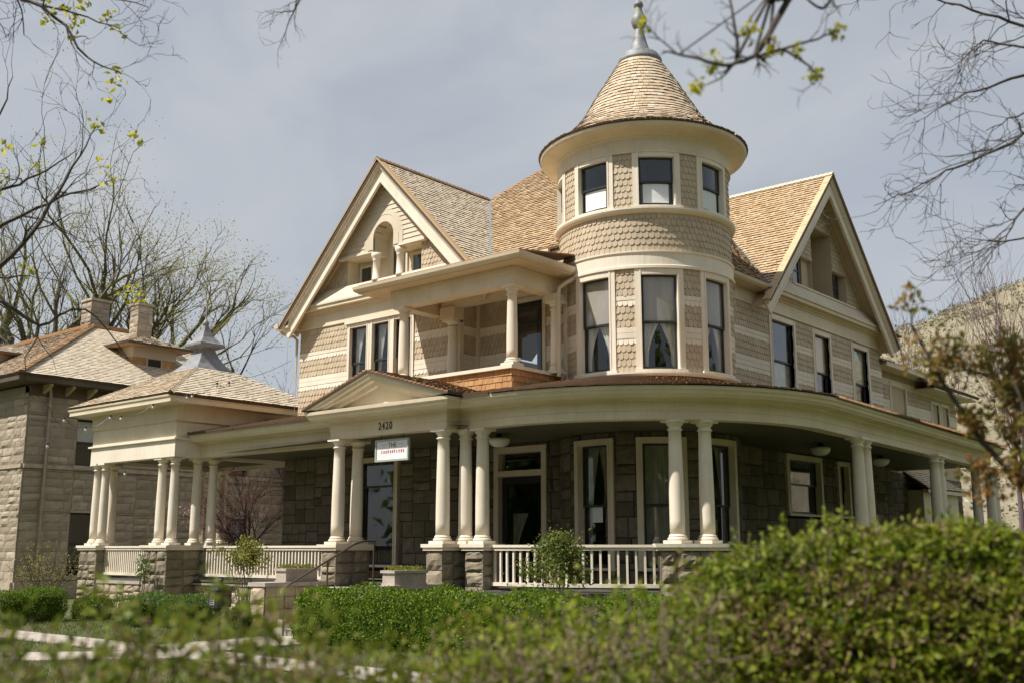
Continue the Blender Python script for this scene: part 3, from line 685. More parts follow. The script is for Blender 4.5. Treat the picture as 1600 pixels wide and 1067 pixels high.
for uc in (-21.14, -20.2):
    c = MB().lathe((uc, YG - 0.02, 8.95), [(0.0, 0), (0.125, 0), (0.125, 0.05), (0.11, 0.06), (0.10, 0.56), (0.115, 0.575), (0.105, 0.59), (0.12, 0.63), (0.15, 0.68), (0.155, 0.775), (0.0, 0.775)], 14)
    obj('attic_column', c, 'cream_white', MAN, smooth=True)
# side gable: open recesses in shade
q1, q2 = (27.05, 30.72, 9.0, 9.93), (28.34, 29.75, 9.9, 11.02)
gr = gable(RWm, 28.85, 3.28, 8.95, 12.3, [q1, q2], None, None, 99)
sb_ = MB(); ds = 0.7
sb_.pbox(RWm, 27.0, 30.75, 8.9, 9.97, -ds - 0.02, -ds); sb_.pbox(RWm, 28.3, 29.8, 9.97, 11.06, -ds - 0.02, -ds)
for u_ in (27.05, 30.70): sb_.pbox(RWm, u_ + 0.004, u_ + 0.016, 9.0, 9.925, -ds, -0.004)
for u_ in (28.34, 29.73): sb_.pbox(RWm, u_ + 0.004, u_ + 0.016, 9.0, 11.015, -ds, -0.004)
sb_.pbox(RWm, 27.05, 28.34, 9.93, 9.95, -ds, 0.0); sb_.pbox(RWm, 29.75, 30.72, 9.93, 9.95, -ds, 0.0); sb_.pbox(RWm, 28.34, 29.75, 11.02, 11.04, -ds, 0.0); sb_.pbox(RWm, 27.9, 28.34, 9.0, 9.93, -ds, -0.12); sb_.pbox(RWm, 30.1, 30.72, 9.0, 9.93, -ds, -0.3)
obj('niche', sb_, 'beige', gr)
for u0, u1 in ((27.08, 27.72), (29.8, 30.4)):
    aw = obj('attic_window', MB().pbox(RWm, u0, u1, 9.06, 9.9, -0.16, -0.14), 'room_dark', MAN); obj('sash', MB().pbox(RWm, u0, u0 + 0.05, 9.06, 9.9, -0.14, -0.1).pbox(RWm, u1 - 0.05, u1, 9.06, 9.9, -0.14, -0.1).pbox(RWm, u0, u1, 9.46, 9.5, -0.14, -0.11), 'dark_sash', aw); obj('pane', MB().pbox(RWm, u0 + 0.04, u1 - 0.04, 9.08, 9.88, -0.13, -0.127), 'glass', aw)
obj('niche_sill', MB().pbox(RWm, 26.95, 31.2, 8.965, 9.02, -0.3, 0.09), 'cream', gr)

# ---- roofs
def roof_plane(poly, mat, e=0.135, w=0.12, th_=0.034, shingled=True, out=None, name='roof', single=False, parent=MAN):
    P_ = np.asarray(poly, float); n = np.cross(P_[1] - P_[0], P_[2] - P_[0]); n = unit(n); n = -n if n[2] < 0 else n
    d = MB().prism(P_ - n * 0.014, -n * (0.03 if 'porch' in name or 'pediment' in name else 0.07)); rf = obj(name, d, 'deck_wood', parent)
    if shingled:
        res = shingle_rows(poly, e, w, 0.027 if mat == 'shingle_silver' else th_, out)
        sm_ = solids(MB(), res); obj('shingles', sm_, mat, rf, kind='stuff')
    return rf
def strip(name, a, b, wd, mat, nrm=(0, 0, 1), lift=0.03, parent=MAN):
    a, b = np.asarray(a, float), np.asarray(b, float); d = unit(b - a); s_ = unit(np.cross(d, nrm)) * wd / 2; n = np.asarray(nrm, float) * lift
    return obj(name, MB().prism([a - s_ + n, b - s_ + n, b + s_ + n, a + s_ + n], np.asarray(nrm, float) * 0.01), mat, parent)
APX = (-18.26, 25.57, 14.27)
roof_plane([(-16.6, 18.66, 8.03), (-20.63, 18.66, 12.2), (-20.63, 23.32, 12.2), (-16.6, 18.78, 8.03)], 'shingle_silver')
roof_plane([(-24.66, 18.66, 8.03), (-20.63, 18.66, 12.2), (-20.63, 25, 12.2), (-24.66, 25, 8.03)], 'shingle_tan')
roof_plane([(-17.5, 19.8, 8.965), (-12.76, 19.8, 8.965), APX, (-20.63, 23.32, 12.2)], 'shingle_tan')
roof_plane([(-12.2, 20.0, 8.43), (-12.2, 24.85, 8.43), (-16.46, 28.85, 12.56), (-18.26, 28.85, 14.3), (-18.26, 25.57, 14.3)], 'shingle_tan')
roof_plane([(-12.05, 24.4, 8.0), (-12.05, 28.85, 12.58), (-16.5, 28.85, 12.58), (-12.1, 24.42, 8.02)], 'shingle_tan')
roof_plane([(-12.05, 33.3, 8.0), (-12.05, 28.85, 12.58), (-17, 28.85, 12.58), (-17, 33.3, 8.0)], 'shingle_tan', shingled=False)
roof_plane([(-20.63, 23.32, 12.2), APX, (-18.26, 28.85, 14.3), (-24.5, 30, 8.6), (-24.5, 25, 8.6)], 'shingle_tan', shingled=False)
roof_plane([(-24.5, 33.5, 8.4), (-12, 33.5, 8.4), (-18.26, 28.85, 14.3)], 'shingle_tan', shingled=False)
strip('valley_flashing', (-20.55, 23.27, 12.16), (-17.0, 19.3, 8.5), 0.2, 'zinc', unit((0.5, -0.62, 0.6)), 0.02)
strip('valley_flashing', (-16.4, 28.8, 12.5), (-12.1, 24.75, 8.33), 0.3, 'zinc', unit((0.55, -0.55, 0.62)), 0.045)
def ridge_cap(a, b, n1, mat, wd=0.16):
    a, b = np.asarray(a, float), np.asarray(b, float); L = np.linalg.norm(b - a); k = int(L / 0.16); d = (b - a) / k; mb = MB()
    for i in range(k):
        p0 = a + d * i; p1 = a + d * (i + 1.12)
        for s_ in (-1, 1):
            h = unit(np.cross(unit(b - a), (0, 0, 1))) * s_; dn_ = h * wd * 0.75 + np.array([0, 0, -wd * 0.72])
            mb.add([p0 + (0, 0, 0.05), p1 + (0, 0, 0.03), p1 + dn_ + (0, 0, 0.03), p0 + dn_ + (0, 0, 0.05)], [(0, 1, 2, 3)])
    return obj('ridge_cap', mb, mat, MAN)
ridge_cap((-20.63, 18.64, 12.22), (-20.63, 23.3, 12.22), None, 'shingle_brown'); ridge_cap((-12.03, 28.85, 12.6), (-16.4, 28.85, 12.6), None, 'shingle_silver'); ridge_cap((-20.6, 23.35, 12.24), APX, None, 'shingle_brown')

def rakes(mp_, uc, half, zf, za, o_roof, o_face):
    """barge boards, soffit and roof edge on a gable; offsets are measured out from the wall"""
    s = (za - zf) / half; nx_, nz_ = s / math.hypot(1, s), 1 / math.hypot(1, s)
    for sd in (-1, 1):
        def q(t_, dn_, o_):                                   # t along the rake from foot to apex, dn square below the roof line
            u = uc + sd * half * (1 - t_); z = zf + (za - zf) * t_
            return mp_(u - sd * nx_ * dn_ * (1 if t_ < 1 else 0), z - (nz_ * dn_ if t_ < 1 else dn_ / nz_), o_)
        def board(mb, d0, d1, o0, o1, t0=0.0):
            V = [q(t0, d0, o0), q(t0, d0, o1), q(t0, d1, o1), q(t0, d1, o0), q(1, d0, o0), q(1, d0, o1), q(1, d1, o1), q(1, d1, o0)]
            mb.add(V, np.array([(0, 1, 2, 3), (4, 7, 6, 5), (0, 4, 5, 1), (1, 5, 6, 2), (2, 6, 7, 3), (3, 7, 4, 0)]))
        e = MB(); board(e, -0.03, 0.012, o_face - 0.05, o_roof + 0.012); obj('roof_edge', e, 'shingle_tan', MAN)
        b = MB(); board(b, 0.025, 0.10, o_face - 0.04, o_roof - 0.03); board(b, 0.10, 0.155, o_face - 0.04, o_face + 0.06); board(b, 0.155, 0.40, o_face - 0.04, o_face); board(b, 0.40, 0.44, o_face - 0.06, o_face + 0.02); obj('barge_board', b, 'cream_white', MAN)
        f = MB(); board(f, 0.11, 0.14, -0.02, o_face - 0.042); board(f, 0.14, 0.26, -0.02, 0.05); obj('soffit', f, 'soffit', MAN)
rakes(FWm, -20.63, 4.06, 8.0, 12.2, 0.57, 0.42)
rakes(RWm, 28.85, 4.48, 7.98, 12.58, 0.60, 0.46)
# eave boxes at the feet of the gables
obj('eave_return', MB().box(-24.66, -24.33, 18.72, 19.5, 8.0, 8.06).prism([(-24.62, 18.74, 8.06), (-24.33, 18.74, 8.06), (-24.33, 18.74, 8.36)], (0, 0.5, 0)), 'cream', MAN)
obj('eave_return', MB().box(-12.64, -12.1, 33.13, 33.3, 8.0, 8.06).prism([(-12.6, 33.13, 8.02), (-12.1, 33.13, 8.02), (-12.1, 32.7, 8.45), (-12.6, 32.7, 8.45)], (0.0, 0.12, 0)), 'cream', MAN)
gp_ = [(21.9 + 0.0, 0), (24.6, 0)]
gt = MB().sweep([(-12.62, 22.2, 1, 0), (-12.62, 24.75, 1, 0)], [(0, 8.30), (0.3, 8.31), (0.38, 8.33), (0.43, 8.38), (0.45, 8.45), (0.40, 8.46), (0, 8.44)], True); obj('gutter', gt, 'gutter', MAN)
obj('downspout', MB().tube([(-12.25, 22.75, 8.35), (-12.22, 22.72, 8.24), (-12.35, 22.66, 8.12), (-12.5, 22.6, 8.05), (-12.55, 22.6, 7.9), (-12.55, 22.6, 5.5)], 0.045, 8), 'gutter', MAN, smooth=True)
obj('gutter', MB().box(-24.82, -24.66, 18.62, 25, 8.0, 8.12), 'gutter', MAN)
obj('downspout', MB().tube([(-24.75, 18.75, 8.02), (-24.72, 18.85, 7.88), (-24.5, 19.1, 7.8), (-24.42, 19.15, 7.7), (-24.42, 19.15, 5.5)], 0.045, 8), 'gutter', MAN, smooth=True)
obj('eave_fascia', MB().box(-17.3, -15.55, 19.72, 19.8, 8.78, 8.95).box(-17.3, -15.55, 19.8, 19.95, 8.78, 8.8), 'cream', MAN)

# ---- round tower
TW_W = 0.81
tw_c = (-133.5, -91, -48.5, -6, 36.5)
belt = [(9.2 - i * 0.15, 0.15, 's') for i in range(6)]
tower = course_wall(TWm, th(-170), th(40), 8.25, 9.22, [], belt, nu=60, single=True, w=0.128)
h2 = [(th(a) - TW_W / 2, th(a) + TW_W / 2, 5.62, 7.76) for a in tw_c]
panels = []
course_wall(TWm, th(-170), th(40), 5.3, 8.0, [(a - 0.13, b + 0.13, 5.3, 8.0) for a, b, _, _ in h2], COURSES, nu=60, single=True, w=0.128)
for a, inn in zip(tw_c[:4], ('dark', 'blindlace', 'blindlace', 'blindlace')): window(TWm, th(a), TW_W, 5.62, 7.76, nu=6, inner=inn, cw=0.14, cap=False)
h3 = [(th(a) - 0.405, th(a) + 0.405) for a in tw_c]
up_c = [(10.62 - i * 0.15, 0.15, 's') for i in range(9)]
course_wall(TWm, th(-170), th(40), 9.25, 10.66, [(a - 0.13, b + 0.13, 9.2, 10.7) for a, b in h3], up_c, nu=60, single=True, w=0.128)
for a, inn in zip(tw_c[:4], ('dark', 'paper', 'paper', 'paper')): window(TWm, th(a), TW_W, 9.36, 10.53, nu=6, inner=inn, cw=0.14, cap=False)
bands = MB(); A0, A1 = R(-175), R(45); c3 = (*TC, 0)
bands.lathe(c3, [(TR + 0.0, 7.9), (TR + 0.075, 7.9), (TR + 0.075, 7.96), (TR + 0.045, 7.98), (TR + 0.04, 8.24), (TR + 0.07, 8.27), (TR + 0.07, 8.31), (TR, 8.32)], 60, A0, A1)
obj('tower_frieze', bands, 'cream_white', MAN, smooth=False)
obj('tower_sill', MB().lathe(c3, [(TR, 9.18), (TR + 0.05, 9.19), (TR + 0.11, 9.23), (TR + 0.13, 9.27), (TR + 0.13, 9.31), (TR + 0.02, 9.33), (TR, 9.35)], 60, A0, A1), 'cream_white', MAN)
obj('tower_sill', MB().lathe(c3, [(TR, 5.46), (TR + 0.1, 5.47), (TR + 0.13, 5.52), (TR + 0.13, 5.56), (TR, 5.58)], 60, A0, A1), 'cream_white', MAN)
obj('tower_frieze', MB().lathe(c3, [(TR, 10.63), (TR + 0.06, 10.63), (TR + 0.06, 10.67), (TR + 0.035, 10.69), (TR + 0.035, 10.95), (TR + 0.06, 10.97), (TR + 0.09, 11.0), (TR + 0.09, 11.02)], 72), 'cream', MAN)
obj('tower_soffit', MB().lathe(c3, [(TR + 0.09, 11.015), (TR + 0.13, 11.03), (TR + 0.2, 11.09), (TR + 0.36, 11.11), (TR + 0.43, 11.12), (TR + 0.46, 11.17), (TR + 0.475, 11.24)], 72), 'cream', MAN, smooth=True)
obj('tower_core', MB().lathe(c3, [(TR - 0.9, 5.2), (TR - 0.9, 11.2)], 32), 'room_dark', MAN)
cone_prof = [(2.57, 11.245), (2.3, 11.36), (1.98, 11.62), (1.70, 11.90), (1.50, 12.15), (1.06, 12.92), (0.50, 13.82)]
cone = obj('tower_roof', MB().lathe(c3, [(0.3, 11.2), (2.55, 11.22)] + [(r_ - 0.012, z) for r_, z in cone_prof], 64), 'deck_wood', MAN)
cres = shingle_round(c3, cone_prof, 0, 2 * math.pi, 0.125, 0.13, 0.028)
front = []; rest = []
for s_ in cres:
    ang = (math.degrees(math.atan2(s_[0][1] - TC[1], s_[0][0] - TC[0])) + 360) % 360
    (front if 255 < ang < 345 and len(front) < 210 and s_[0][2] > 12.0 else rest).append(s_)
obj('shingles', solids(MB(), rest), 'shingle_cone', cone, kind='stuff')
for s_ in front: obj('shingle', solids(MB(), [s_]), 'shingle_cone', cone)
fin = obj('tower_finial', MB().lathe(c3, [(0.53, 13.74), (0.56, 13.78), (0.56, 13.86), (0.47, 13.9), (0.47, 14.0), (0.31, 14.06), (0.27, 14.1), (0.18, 14.4), (0.11, 14.7), (0.1, 14.76), (0.14, 14.78), (0.17, 14.84), (0.2, 14.95), (0.17, 15.08), (0.11, 15.2), (0.09, 15.3), (0.08, 15.34), (0.12, 15.37), (0.125, 15.42), (0.1, 15.48), (0.05, 15.53), (0.04, 15.6), (0.02, 16.1), (0, 16.12)], 24), 'zinc', MAN, smooth=True)

# ---- columns: shaft with base and capital as its pieces
def column(x, y, z0, z1, rb=0.145, name='porch_column', mat='cream_white', plinth=0.2):
    rt_ = rb * 0.84; h = z1 - z0
    sh = [(rb * 0.98, 0.17)] + [(rb - (rb - rt_) * max(0, (f - 0.3) / 0.7) ** 1.3, 0.17 + (h - 0.38) * f) for f in np.linspace(0, 1, 9)] + [(rt_ + 0.025, h - 0.205), (rt_ + 0.03, h - 0.185), (rt_ + 0.005, h - 0.17), (rt_, h - 0.13)]
    s = obj(name, MB().lathe((x, y, z0), sh, 22), mat, MAN, smooth=True)
    b = MB().box(x - plinth, x + plinth, y - plinth, y + plinth, z0, z0 + 0.06)
    b.lathe((x, y, z0), [(plinth * 0.9, 0.06), (plinth * 0.98, 0.08), (plinth * 0.95, 0.105), (rb * 1.12, 0.12), (rb * 1.18, 0.14), (rb * 1.12, 0.155), (rb, 0.175)], 22); obj('column_base', b, mat, s)
    c = MB().lathe((x, y, z0), [(rt_, h - 0.13), (rt_ + 0.02, h - 0.115), (plinth * 0.82, h - 0.075), (plinth * 0.88, h - 0.05)], 22)
    c.box(x - plinth, x + plinth, y - plinth, y + plinth, z1 - 0.05, z1); obj('capital', c, mat, s)
    return s
ZB, ZT = 1.85, 4.2
COLS = dict(A=(-18.68, 15.98), B=(-18.62, 16.48), C=(-15.42, 16.0), D=(-15.38, 16.45), E=(-14.69, 16.41), F=(-10.85, 17.68), G=(-10.48, 18.17), H=(-9.5, 23.2), I=(-9.52, 23.68), J=(-9.72, 28.76), K=(-9.74, 29.2), L=(-10.36, 34.25), M=(-10.0, 34.4), N=(-10.02, 34.85))
COLS['D'] = (-15.14, 16.38)
for x, y in COLS.values(): column(x, y, ZB, ZT)

# ---- stone pedestals
def stones_on(mp_, u0, u1, z0, z1, parent, wmax, hmax, depth=0.03, holes=(), mat='sandstone', single=True, rough=0.015, joint=0.008):
    rest = MB()
    for b in rubble(u0, u1, z0, z1, wmax, hmax):
        for c in (cells(*b, [h for h in holes]) if not outside(b, holes) else [b]):
            if c[1] - c[0] < 0.06 or c[3] - c[2] < 0.05: continue
            V, F = stone_piece(mp_, *c, depth * rng.uniform(0.6, 1.35), rough, joint)
            if single and BUDGET['stone'] > 0: BUDGET['stone'] -= 1; obj('stone', MB().add(V, F), mat, parent)
            else: rest.add(V, F)
    if rest.n: obj('stones', rest, mat, parent, kind='stuff')
def pedestal(x0, x1, y0, y1, z0=0.0, z1=1.72, single=True, mat='sandstone', cap=True):
    p_ = obj('pedestal', MB().box(x0, x1, y0, y1, z0, z1), 'mortar', MAN)
    stones_on(lambda u, z, o: (u, y0 - o, z), x0 - 0.02, x1 + 0.02, z0, z1, p_, 0.6, 0.42, 0.05, mat=mat, single=single, rough=0.02)
    stones_on(lambda u, z, o: (x1 + o, u, z), y0 - 0.02, y1 + 0.02, z0, z1, p_, 0.62, 0.42, 0.04, mat=mat, single=single)
    if cap: obj('pedestal_cap', MB().box(x0 - 0.07, x1 + 0.07, y0 - 0.07, y1 + 0.07, z1, z1 + 0.06).box(x0 - 0.1, x1 + 0.1, y0 - 0.1, y1 + 0.1, z1 + 0.06, 1.849), 'cream_white', p_)
    return p_
pedestal(-18.9, -18.44, 15.76, 16.72); pedestal(-15.63, -15.21, 15.78, 16.62); pedestal(-14.92, -14.46, 16.18, 16.64)
pedestal(-9.72, -9.26, 22.95, 23.95, single=False); pedestal(-9.95, -9.5, 28.5, 29.45, single=False); pedestal(-10.6, -9.78, 34.0, 35.1, single=False)
AM = lambda u, z, o: (AC[0] + (4.5 + o) * math.cos(u / 4.5), AC[1] + (4.5 + o) * math.sin(u / 4.5), z)
ua, ub = R(-50.2) * 4.5, R(-33.4) * 4.5
pg = obj('pedestal', MB().pbox(AM, ua, ub, 0, 1.72, -0.23, 0.23, 6), 'mortar', MAN)
stones_on(lambda u, z, o: AM(u, z, 0.23 + o), ua, ub, 0.2, 1.72, pg, 0.5, 0.42, 0.06, rough=0.03)
obj('pedestal_cap', MB().pbox(AM, ua - 0.07, ub + 0.07, 1.72, 1.78, -0.3, 0.3, 6).pbox(AM, ua - 0.1, ub + 0.1, 1.78, 1.849, -0.33, 0.33, 6), 'cream_white', pg)

# ---- porch entablature, ceiling, floor and roof along the curving front
path = [(-15.2, 16.25, 0, -1), (-14.0, 16.25, 0, -1)] + [(AC[0] + AR * math.cos(a), AC[1] + AR * math.sin(a), math.cos(a), math.sin(a)) for a in np.linspace(-math.pi / 2, 0, 25)[1:]] + [(-10.15, 35.15, 1, 0.05)]
CORN = [(0, 4.55), (0.045, 4.56), (0.06, 4.6), (0.32, 4.605), (0.34, 4.63), (0.37, 4.655), (0.39, 4.71), (0.42, 4.735), (0.43, 4.80), (0.40, 4.81), (0, 4.84)]
def entablature(pth, name='porch_beam'):
    b = MB().sweep(pth, [(0, 4.2), (0.0, 4.36), (0.015, 4.365), (0.015, 4.56), (-0.3, 4.56), (-0.3, 4.2)], True)
    bm = obj(name, b, 'cream', MAN)
    obj('cornice', MB().sweep(pth, CORN, True), 'cream', bm)
    return bm
entablature(path)
pathL = [(-25.45, 16.8, 0, -1), (-18.86, 16.8, 0, -1)]; entablature(pathL)
pathP = [(-18.86, 16.8, -1, 0), (-18.86, 15.85, -1, -1), (-15.2, 15.85, 1, -1), (-15.2, 16.25, 1, 0)]; ped = entablature(pathP)
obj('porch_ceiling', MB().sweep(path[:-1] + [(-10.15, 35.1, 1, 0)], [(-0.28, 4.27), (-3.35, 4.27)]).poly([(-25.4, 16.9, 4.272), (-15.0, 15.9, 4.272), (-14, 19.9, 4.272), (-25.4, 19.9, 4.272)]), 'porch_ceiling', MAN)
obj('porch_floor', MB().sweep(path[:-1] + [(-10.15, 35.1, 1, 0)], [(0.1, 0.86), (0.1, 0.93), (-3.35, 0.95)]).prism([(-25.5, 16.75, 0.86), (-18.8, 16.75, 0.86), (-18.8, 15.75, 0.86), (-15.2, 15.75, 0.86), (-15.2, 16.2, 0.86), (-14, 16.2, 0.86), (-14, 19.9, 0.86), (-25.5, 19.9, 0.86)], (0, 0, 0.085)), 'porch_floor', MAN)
obj('foundation', MB().sweep(path, [(0.0, 0), (0.0, 0.88)]), 'sandstone', MAN)
pr1 = obj('porch_roof', MB().lathe((*AC, 0), [(5.05, 4.8), (2.0, 5.42)], 30, -math.pi / 2, 0), 'deck_wood', MAN)
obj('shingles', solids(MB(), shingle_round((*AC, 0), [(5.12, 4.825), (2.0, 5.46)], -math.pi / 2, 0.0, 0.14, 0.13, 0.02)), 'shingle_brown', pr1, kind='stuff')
roof_plane([(-14.85, 15.78, 4.825), (-14.0, 15.78, 4.825), (-14.0, 18.9, 5.46), (-15.3, 18.9, 5.46)], 'shingle_brown', name='porch_roof')
roof_plane([(-8.88, 20.9, 4.825), (-9.66, 35.3, 4.825), (-12.66, 35.3, 5.47), (-12.66, 20.9, 5.55)], 'shingle_brown', name='porch_roof')
roof_plane([(-25.4, 16.32, 4.825), (-18.8, 16.32, 4.825), (-18.8, 19.2, 5.46), (-25.4, 19.2, 5.46)], 'shingle_brown', name='porch_roof')
# pediment over the entrance
xa, xb, xm, ym = -19.29, -14.77, -17.17, 15.42
pd = obj('pediment', MB().prism([(xa + 0.3, 15.76, 4.845), (xb - 0.3, 15.76, 4.845), (xm, 15.76, 5.45)], (0, 0.05, 0)), 'cream', MAN)
for s_, x_ in ((-1, xa), (1, xb)):
    b = MB()
    for d0, d1, y0 in ((0.0, 0.05, 15.40), (0.05, 0.11, 15.45), (0.11, 0.17, 15.54), (0.17, 0.27, 15.66)):
        f0, f1 = d0 * 1.06, d1 * 1.06
        b.prism([(x_ + (-s_) * 3.1 * f0 * 0.0, y0, 4.85 - 0.0), (xm, y0, 5.54 - f0), (xm, y0, 5.54 - f1), (x_ - s_ * f1 * 3.2, y0, 4.85)], (0, 15.8 - y0, 0))
    obj('raking_cornice', b, 'cream_white', pd)
    roof_plane([(x_ + s_ * 0.06, 15.36, 4.87), (xm, 15.36, 5.575), (xm, 17.6, 5.575), (x_ + s_ * 0.06, 17.6, 4.87)], 'shingle_brown', name='pediment_roof')

def text(name, body, size, loc, rot, mat, parent, align='CENTER', ext=0.006, sx=1.0):
    cu = bpy.data.curves.new(name, 'FONT'); cu.body = body; cu.size = size; cu.align_x = align; cu.extrude = ext; cu.materials.append(M[mat])
    tmp = bpy.data.objects.new('tmp_text', cu); COL.objects.link(tmp); dg_ = bpy.context.evaluated_depsgraph_get()
    me = bpy.data.meshes.new_from_object(tmp.evaluated_get(dg_)); bpy.data.objects.remove(tmp)
    if not me.materials: me.materials.append(M[mat])
    o = link(name, me, parent, loc); o.rotation_euler = rot; o.scale = (sx, 1, 1); return o
for k, ch in enumerate('2420'):
    text('house_number', ch, 0.235, (-17.2 + k * 0.115, 15.83, 4.305), (math.pi / 2, 0, 0), 'number_black', MAN, sx=0.78)

# ---- balcony
eo = [(-19.65, 19.2), (-19.65, 17.25), (-14.42, 17.25), (-14.42, 19.45)]
bb = MB().box(-18.85, -14.87, 17.62, 17.96, 7.56, 7.975).box(-15.2, -14.872, 17.96, 19.4, 7.562, 7.975).box(-18.85, -18.52, 17.96, 19.2, 7.562, 7.975).box(-18.85, -14.87, 17.605, 17.62, 7.78, 7.975)
bb.box(-18.4, -15.2, 18.95, 19.25, 7.72, 7.975)
bal = obj('balcony_beam', bb, 'cream', MAN)
obj('balcony_soffit', MB().prism([(x, y, 7.98) for x, y in eo], (0, 0, 0.04)), 'soffit', MAN)
mit = [(-19.65, 19.2, -1, 0), (-19.65, 17.25, -1, -1), (-14.42, 17.25, 1, -1), (-14.42, 19.35, 1, 0)]
obj('balcony_gutter', MB().sweep(mit, [(-0.1, 8.0), (0.02, 8.0), (0.07, 8.03), (0.1, 8.08), (0.11, 8.15), (0.08, 8.155), (-0.1, 8.15)], True), 'gutter', MAN)
obj('balcony_roof', MB().prism([(-19.6, 17.2, 8.16), (-14.4, 17.2, 8.16), (-14.4, 19.5, 8.5), (-19.6, 19.5, 8.5)], (0, 0, 0.03)), 'shingle_brown', MAN)
obj('downspout', MB().tube([(-14.38, 19.28, 8.05), (-14.36, 19.26, 7.92), (-14.5, 19.05, 7.78), (-14.62, 18.95, 7.66), (-14.64, 18.95, 7.5), (-14.64, 18.95, 5.6)], 0.05, 8), 'gutter', MAN, smooth=True)
for x, y, zb_ in ((-15.07, 17.8, 5.74), (-18.55, 17.8, 5.74)): column(x, y, zb_, 7.56, 0.128, 'balcony_column', plinth=0.185)
column(-18.16, 19.12, 5.62, 7.42, 0.13, 'balcony_column', plinth=0.19); column(-14.86, 19.12, 5.7, 7.40, 0.128, 'balcony_column', plinth=0.18)
obj('bracket', MB().box(-18.4, -17.92, 18.9, 19.2, 7.42, 7.72), 'cream', MAN); obj('bracket', MB().box(-15.1, -14.7, 18.95, 19.3, 7.40, 7.562), 'cream', MAN)
par = obj('parapet', MB().box(-18.8, -14.95, 17.66, 17.9, 5.0, 5.66).box(-15.15, -14.952, 17.9, 19.4, 5.0, 5.66).box(-18.8, -15, 17.9, 19.9, 5.3, 5.42), 'deck_wood', MAN)
obj('parapet_cap', MB().box(-18.85, -14.88, 17.56, 17.98, 5.66, 5.738).box(-15.22, -14.882, 17.98, 19.4, 5.66, 5.736), 'cream_white', par)
res = shingle_rows([(-18.8, 17.655, 4.98), (-14.94, 17.655, 4.98), (-14.94, 17.655, 5.66), (-18.8, 17.655, 5.66)], 0.135, 0.135, 0.022, out=(0, -1, 0)) + shingle_rows([(-14.945, 17.66, 4.98), (-14.945, 19.4, 4.98), (-14.945, 19.4, 5.66), (-14.945, 17.66, 5.66)], 0.135, 0.135, 0.022, out=(1, 0, 0))
left_ = 90; keep = []
for s_ in res:
    if s_[0][2] > 5.22 and s_[0][0] > -17.6 and left_ > 0: left_ -= 1; obj('shingle', solids(MB(), [s_]), 'shingle_orange', par)
    else: keep.append(s_)
obj('shingles', solids(MB(), keep), 'shingle_orange', par, kind='stuff')
# small wire ornament standing on the balcony
orn = thing('wire_ornament', (-15.5, 18.7, 5.42), 'small white wire ornament on the balcony by the dark door', 'ornament')
om = MB(); c0 = np.array([-15.55, 18.6, 5.42])
for r_, z0 in ((0.16, 0.33), (0.1, 0.33)): om.tube([c0 + (r_ * math.cos(a) * 0.9, 0.03 * math.sin(2 * a), z0 + r_ * math.sin(a)) for a in np.linspace(0, 2 * math.pi, 25)], 0.011, 5)
om.tube([c0 + (0, 0, 0), c0 + (0, 0, 0.52), c0 + (0.02, 0, 0.6)], 0.012, 5); om.lathe(c0 + (0.02, 0, 0.6), [(0, 0), (0.04, 0.02), (0.045, 0.05), (0, 0.08)], 10)
obj('wire_frame', om, 'sign_white', orn)

# ---- ground floor: stone walls, windows, front door
def stone_wall(mp_, u0, u1, z0, z1, holes, wmax, hmax, nu=1, single=True):
    bk = MB()
    for a, b, c, d in cells(u0, u1, z0, z1, holes): bk.pbox(mp_, a, b, c, d, -0.25, 0.0, max(1, int(nu * (b - a) / (u1 - u0) + 0.99)))
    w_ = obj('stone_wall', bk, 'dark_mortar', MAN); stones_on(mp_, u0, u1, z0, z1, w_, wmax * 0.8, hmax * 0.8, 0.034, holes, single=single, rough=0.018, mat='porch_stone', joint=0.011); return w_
hf = [(-21.75, -20.05, 1.2, 4.12)]
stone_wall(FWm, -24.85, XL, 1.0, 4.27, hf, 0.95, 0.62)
window(FWm, -20.9, 1.4, 1.35, 4.0, inner='dark', cw=0.12, cap=False, split=0.76, casing='cream', proud=0.09)
hd = [(-17.4, -15.75, 0.9, 4.2)]
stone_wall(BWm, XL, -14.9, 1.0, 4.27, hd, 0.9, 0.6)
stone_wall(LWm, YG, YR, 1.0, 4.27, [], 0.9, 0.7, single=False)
ds_ = MB().pbox(BWm, -17.4, -17.25, 0.95, 4.2, -0.2, 0.06).pbox(BWm, -15.9, -15.75, 0.95, 4.2, -0.2, 0.06).pbox(BWm, -17.25, -15.9, 4.05, 4.2, -0.2, 0.058).pbox(BWm, -17.25, -15.9, 3.48, 3.62, -0.2, 0.058)
dr = obj('front_door', ds_, 'cream', MAN)
obj('transom_pane', MB().pbox(BWm, -17.25, -15.9, 3.62, 4.05, -0.1, -0.09), 'glass', dr)
obj('door_leaf', MB().pbox(BWm, -17.25, -17.1, 0.96, 3.48, -0.16, -0.1).pbox(BWm, -16.05, -15.9, 0.96, 3.48, -0.16, -0.1).pbox(BWm, -17.1, -16.05, 0.96, 1.5, -0.16, -0.1).pbox(BWm, -17.1, -16.05, 3.3, 3.48, -0.16, -0.1), 'room_dark', dr)
obj('pane', MB().pbox(BWm, -17.1, -16.05, 1.5, 3.3, -0.135, -0.13), 'glass', dr)
obj('room_recess', MB().pbox(BWm, -17.6, -15.6, 0.9, 4.3, -1.5, -1.48).pbox(BWm, -17.6, -17.58, 0.9, 4.3, -1.5, -0.26).pbox(BWm, -15.6, -15.58, 0.9, 4.3, -1.5, -0.26).pbox(BWm, -17.6, -15.6, 4.3, 4.32, -1.5, -0.26), 'room_dark', dr)
obj('curtain', curtain(BWm, -17.08, -16.1, 1.2, 2.6, -1, -0.3), 'shaded_curtain', dr)
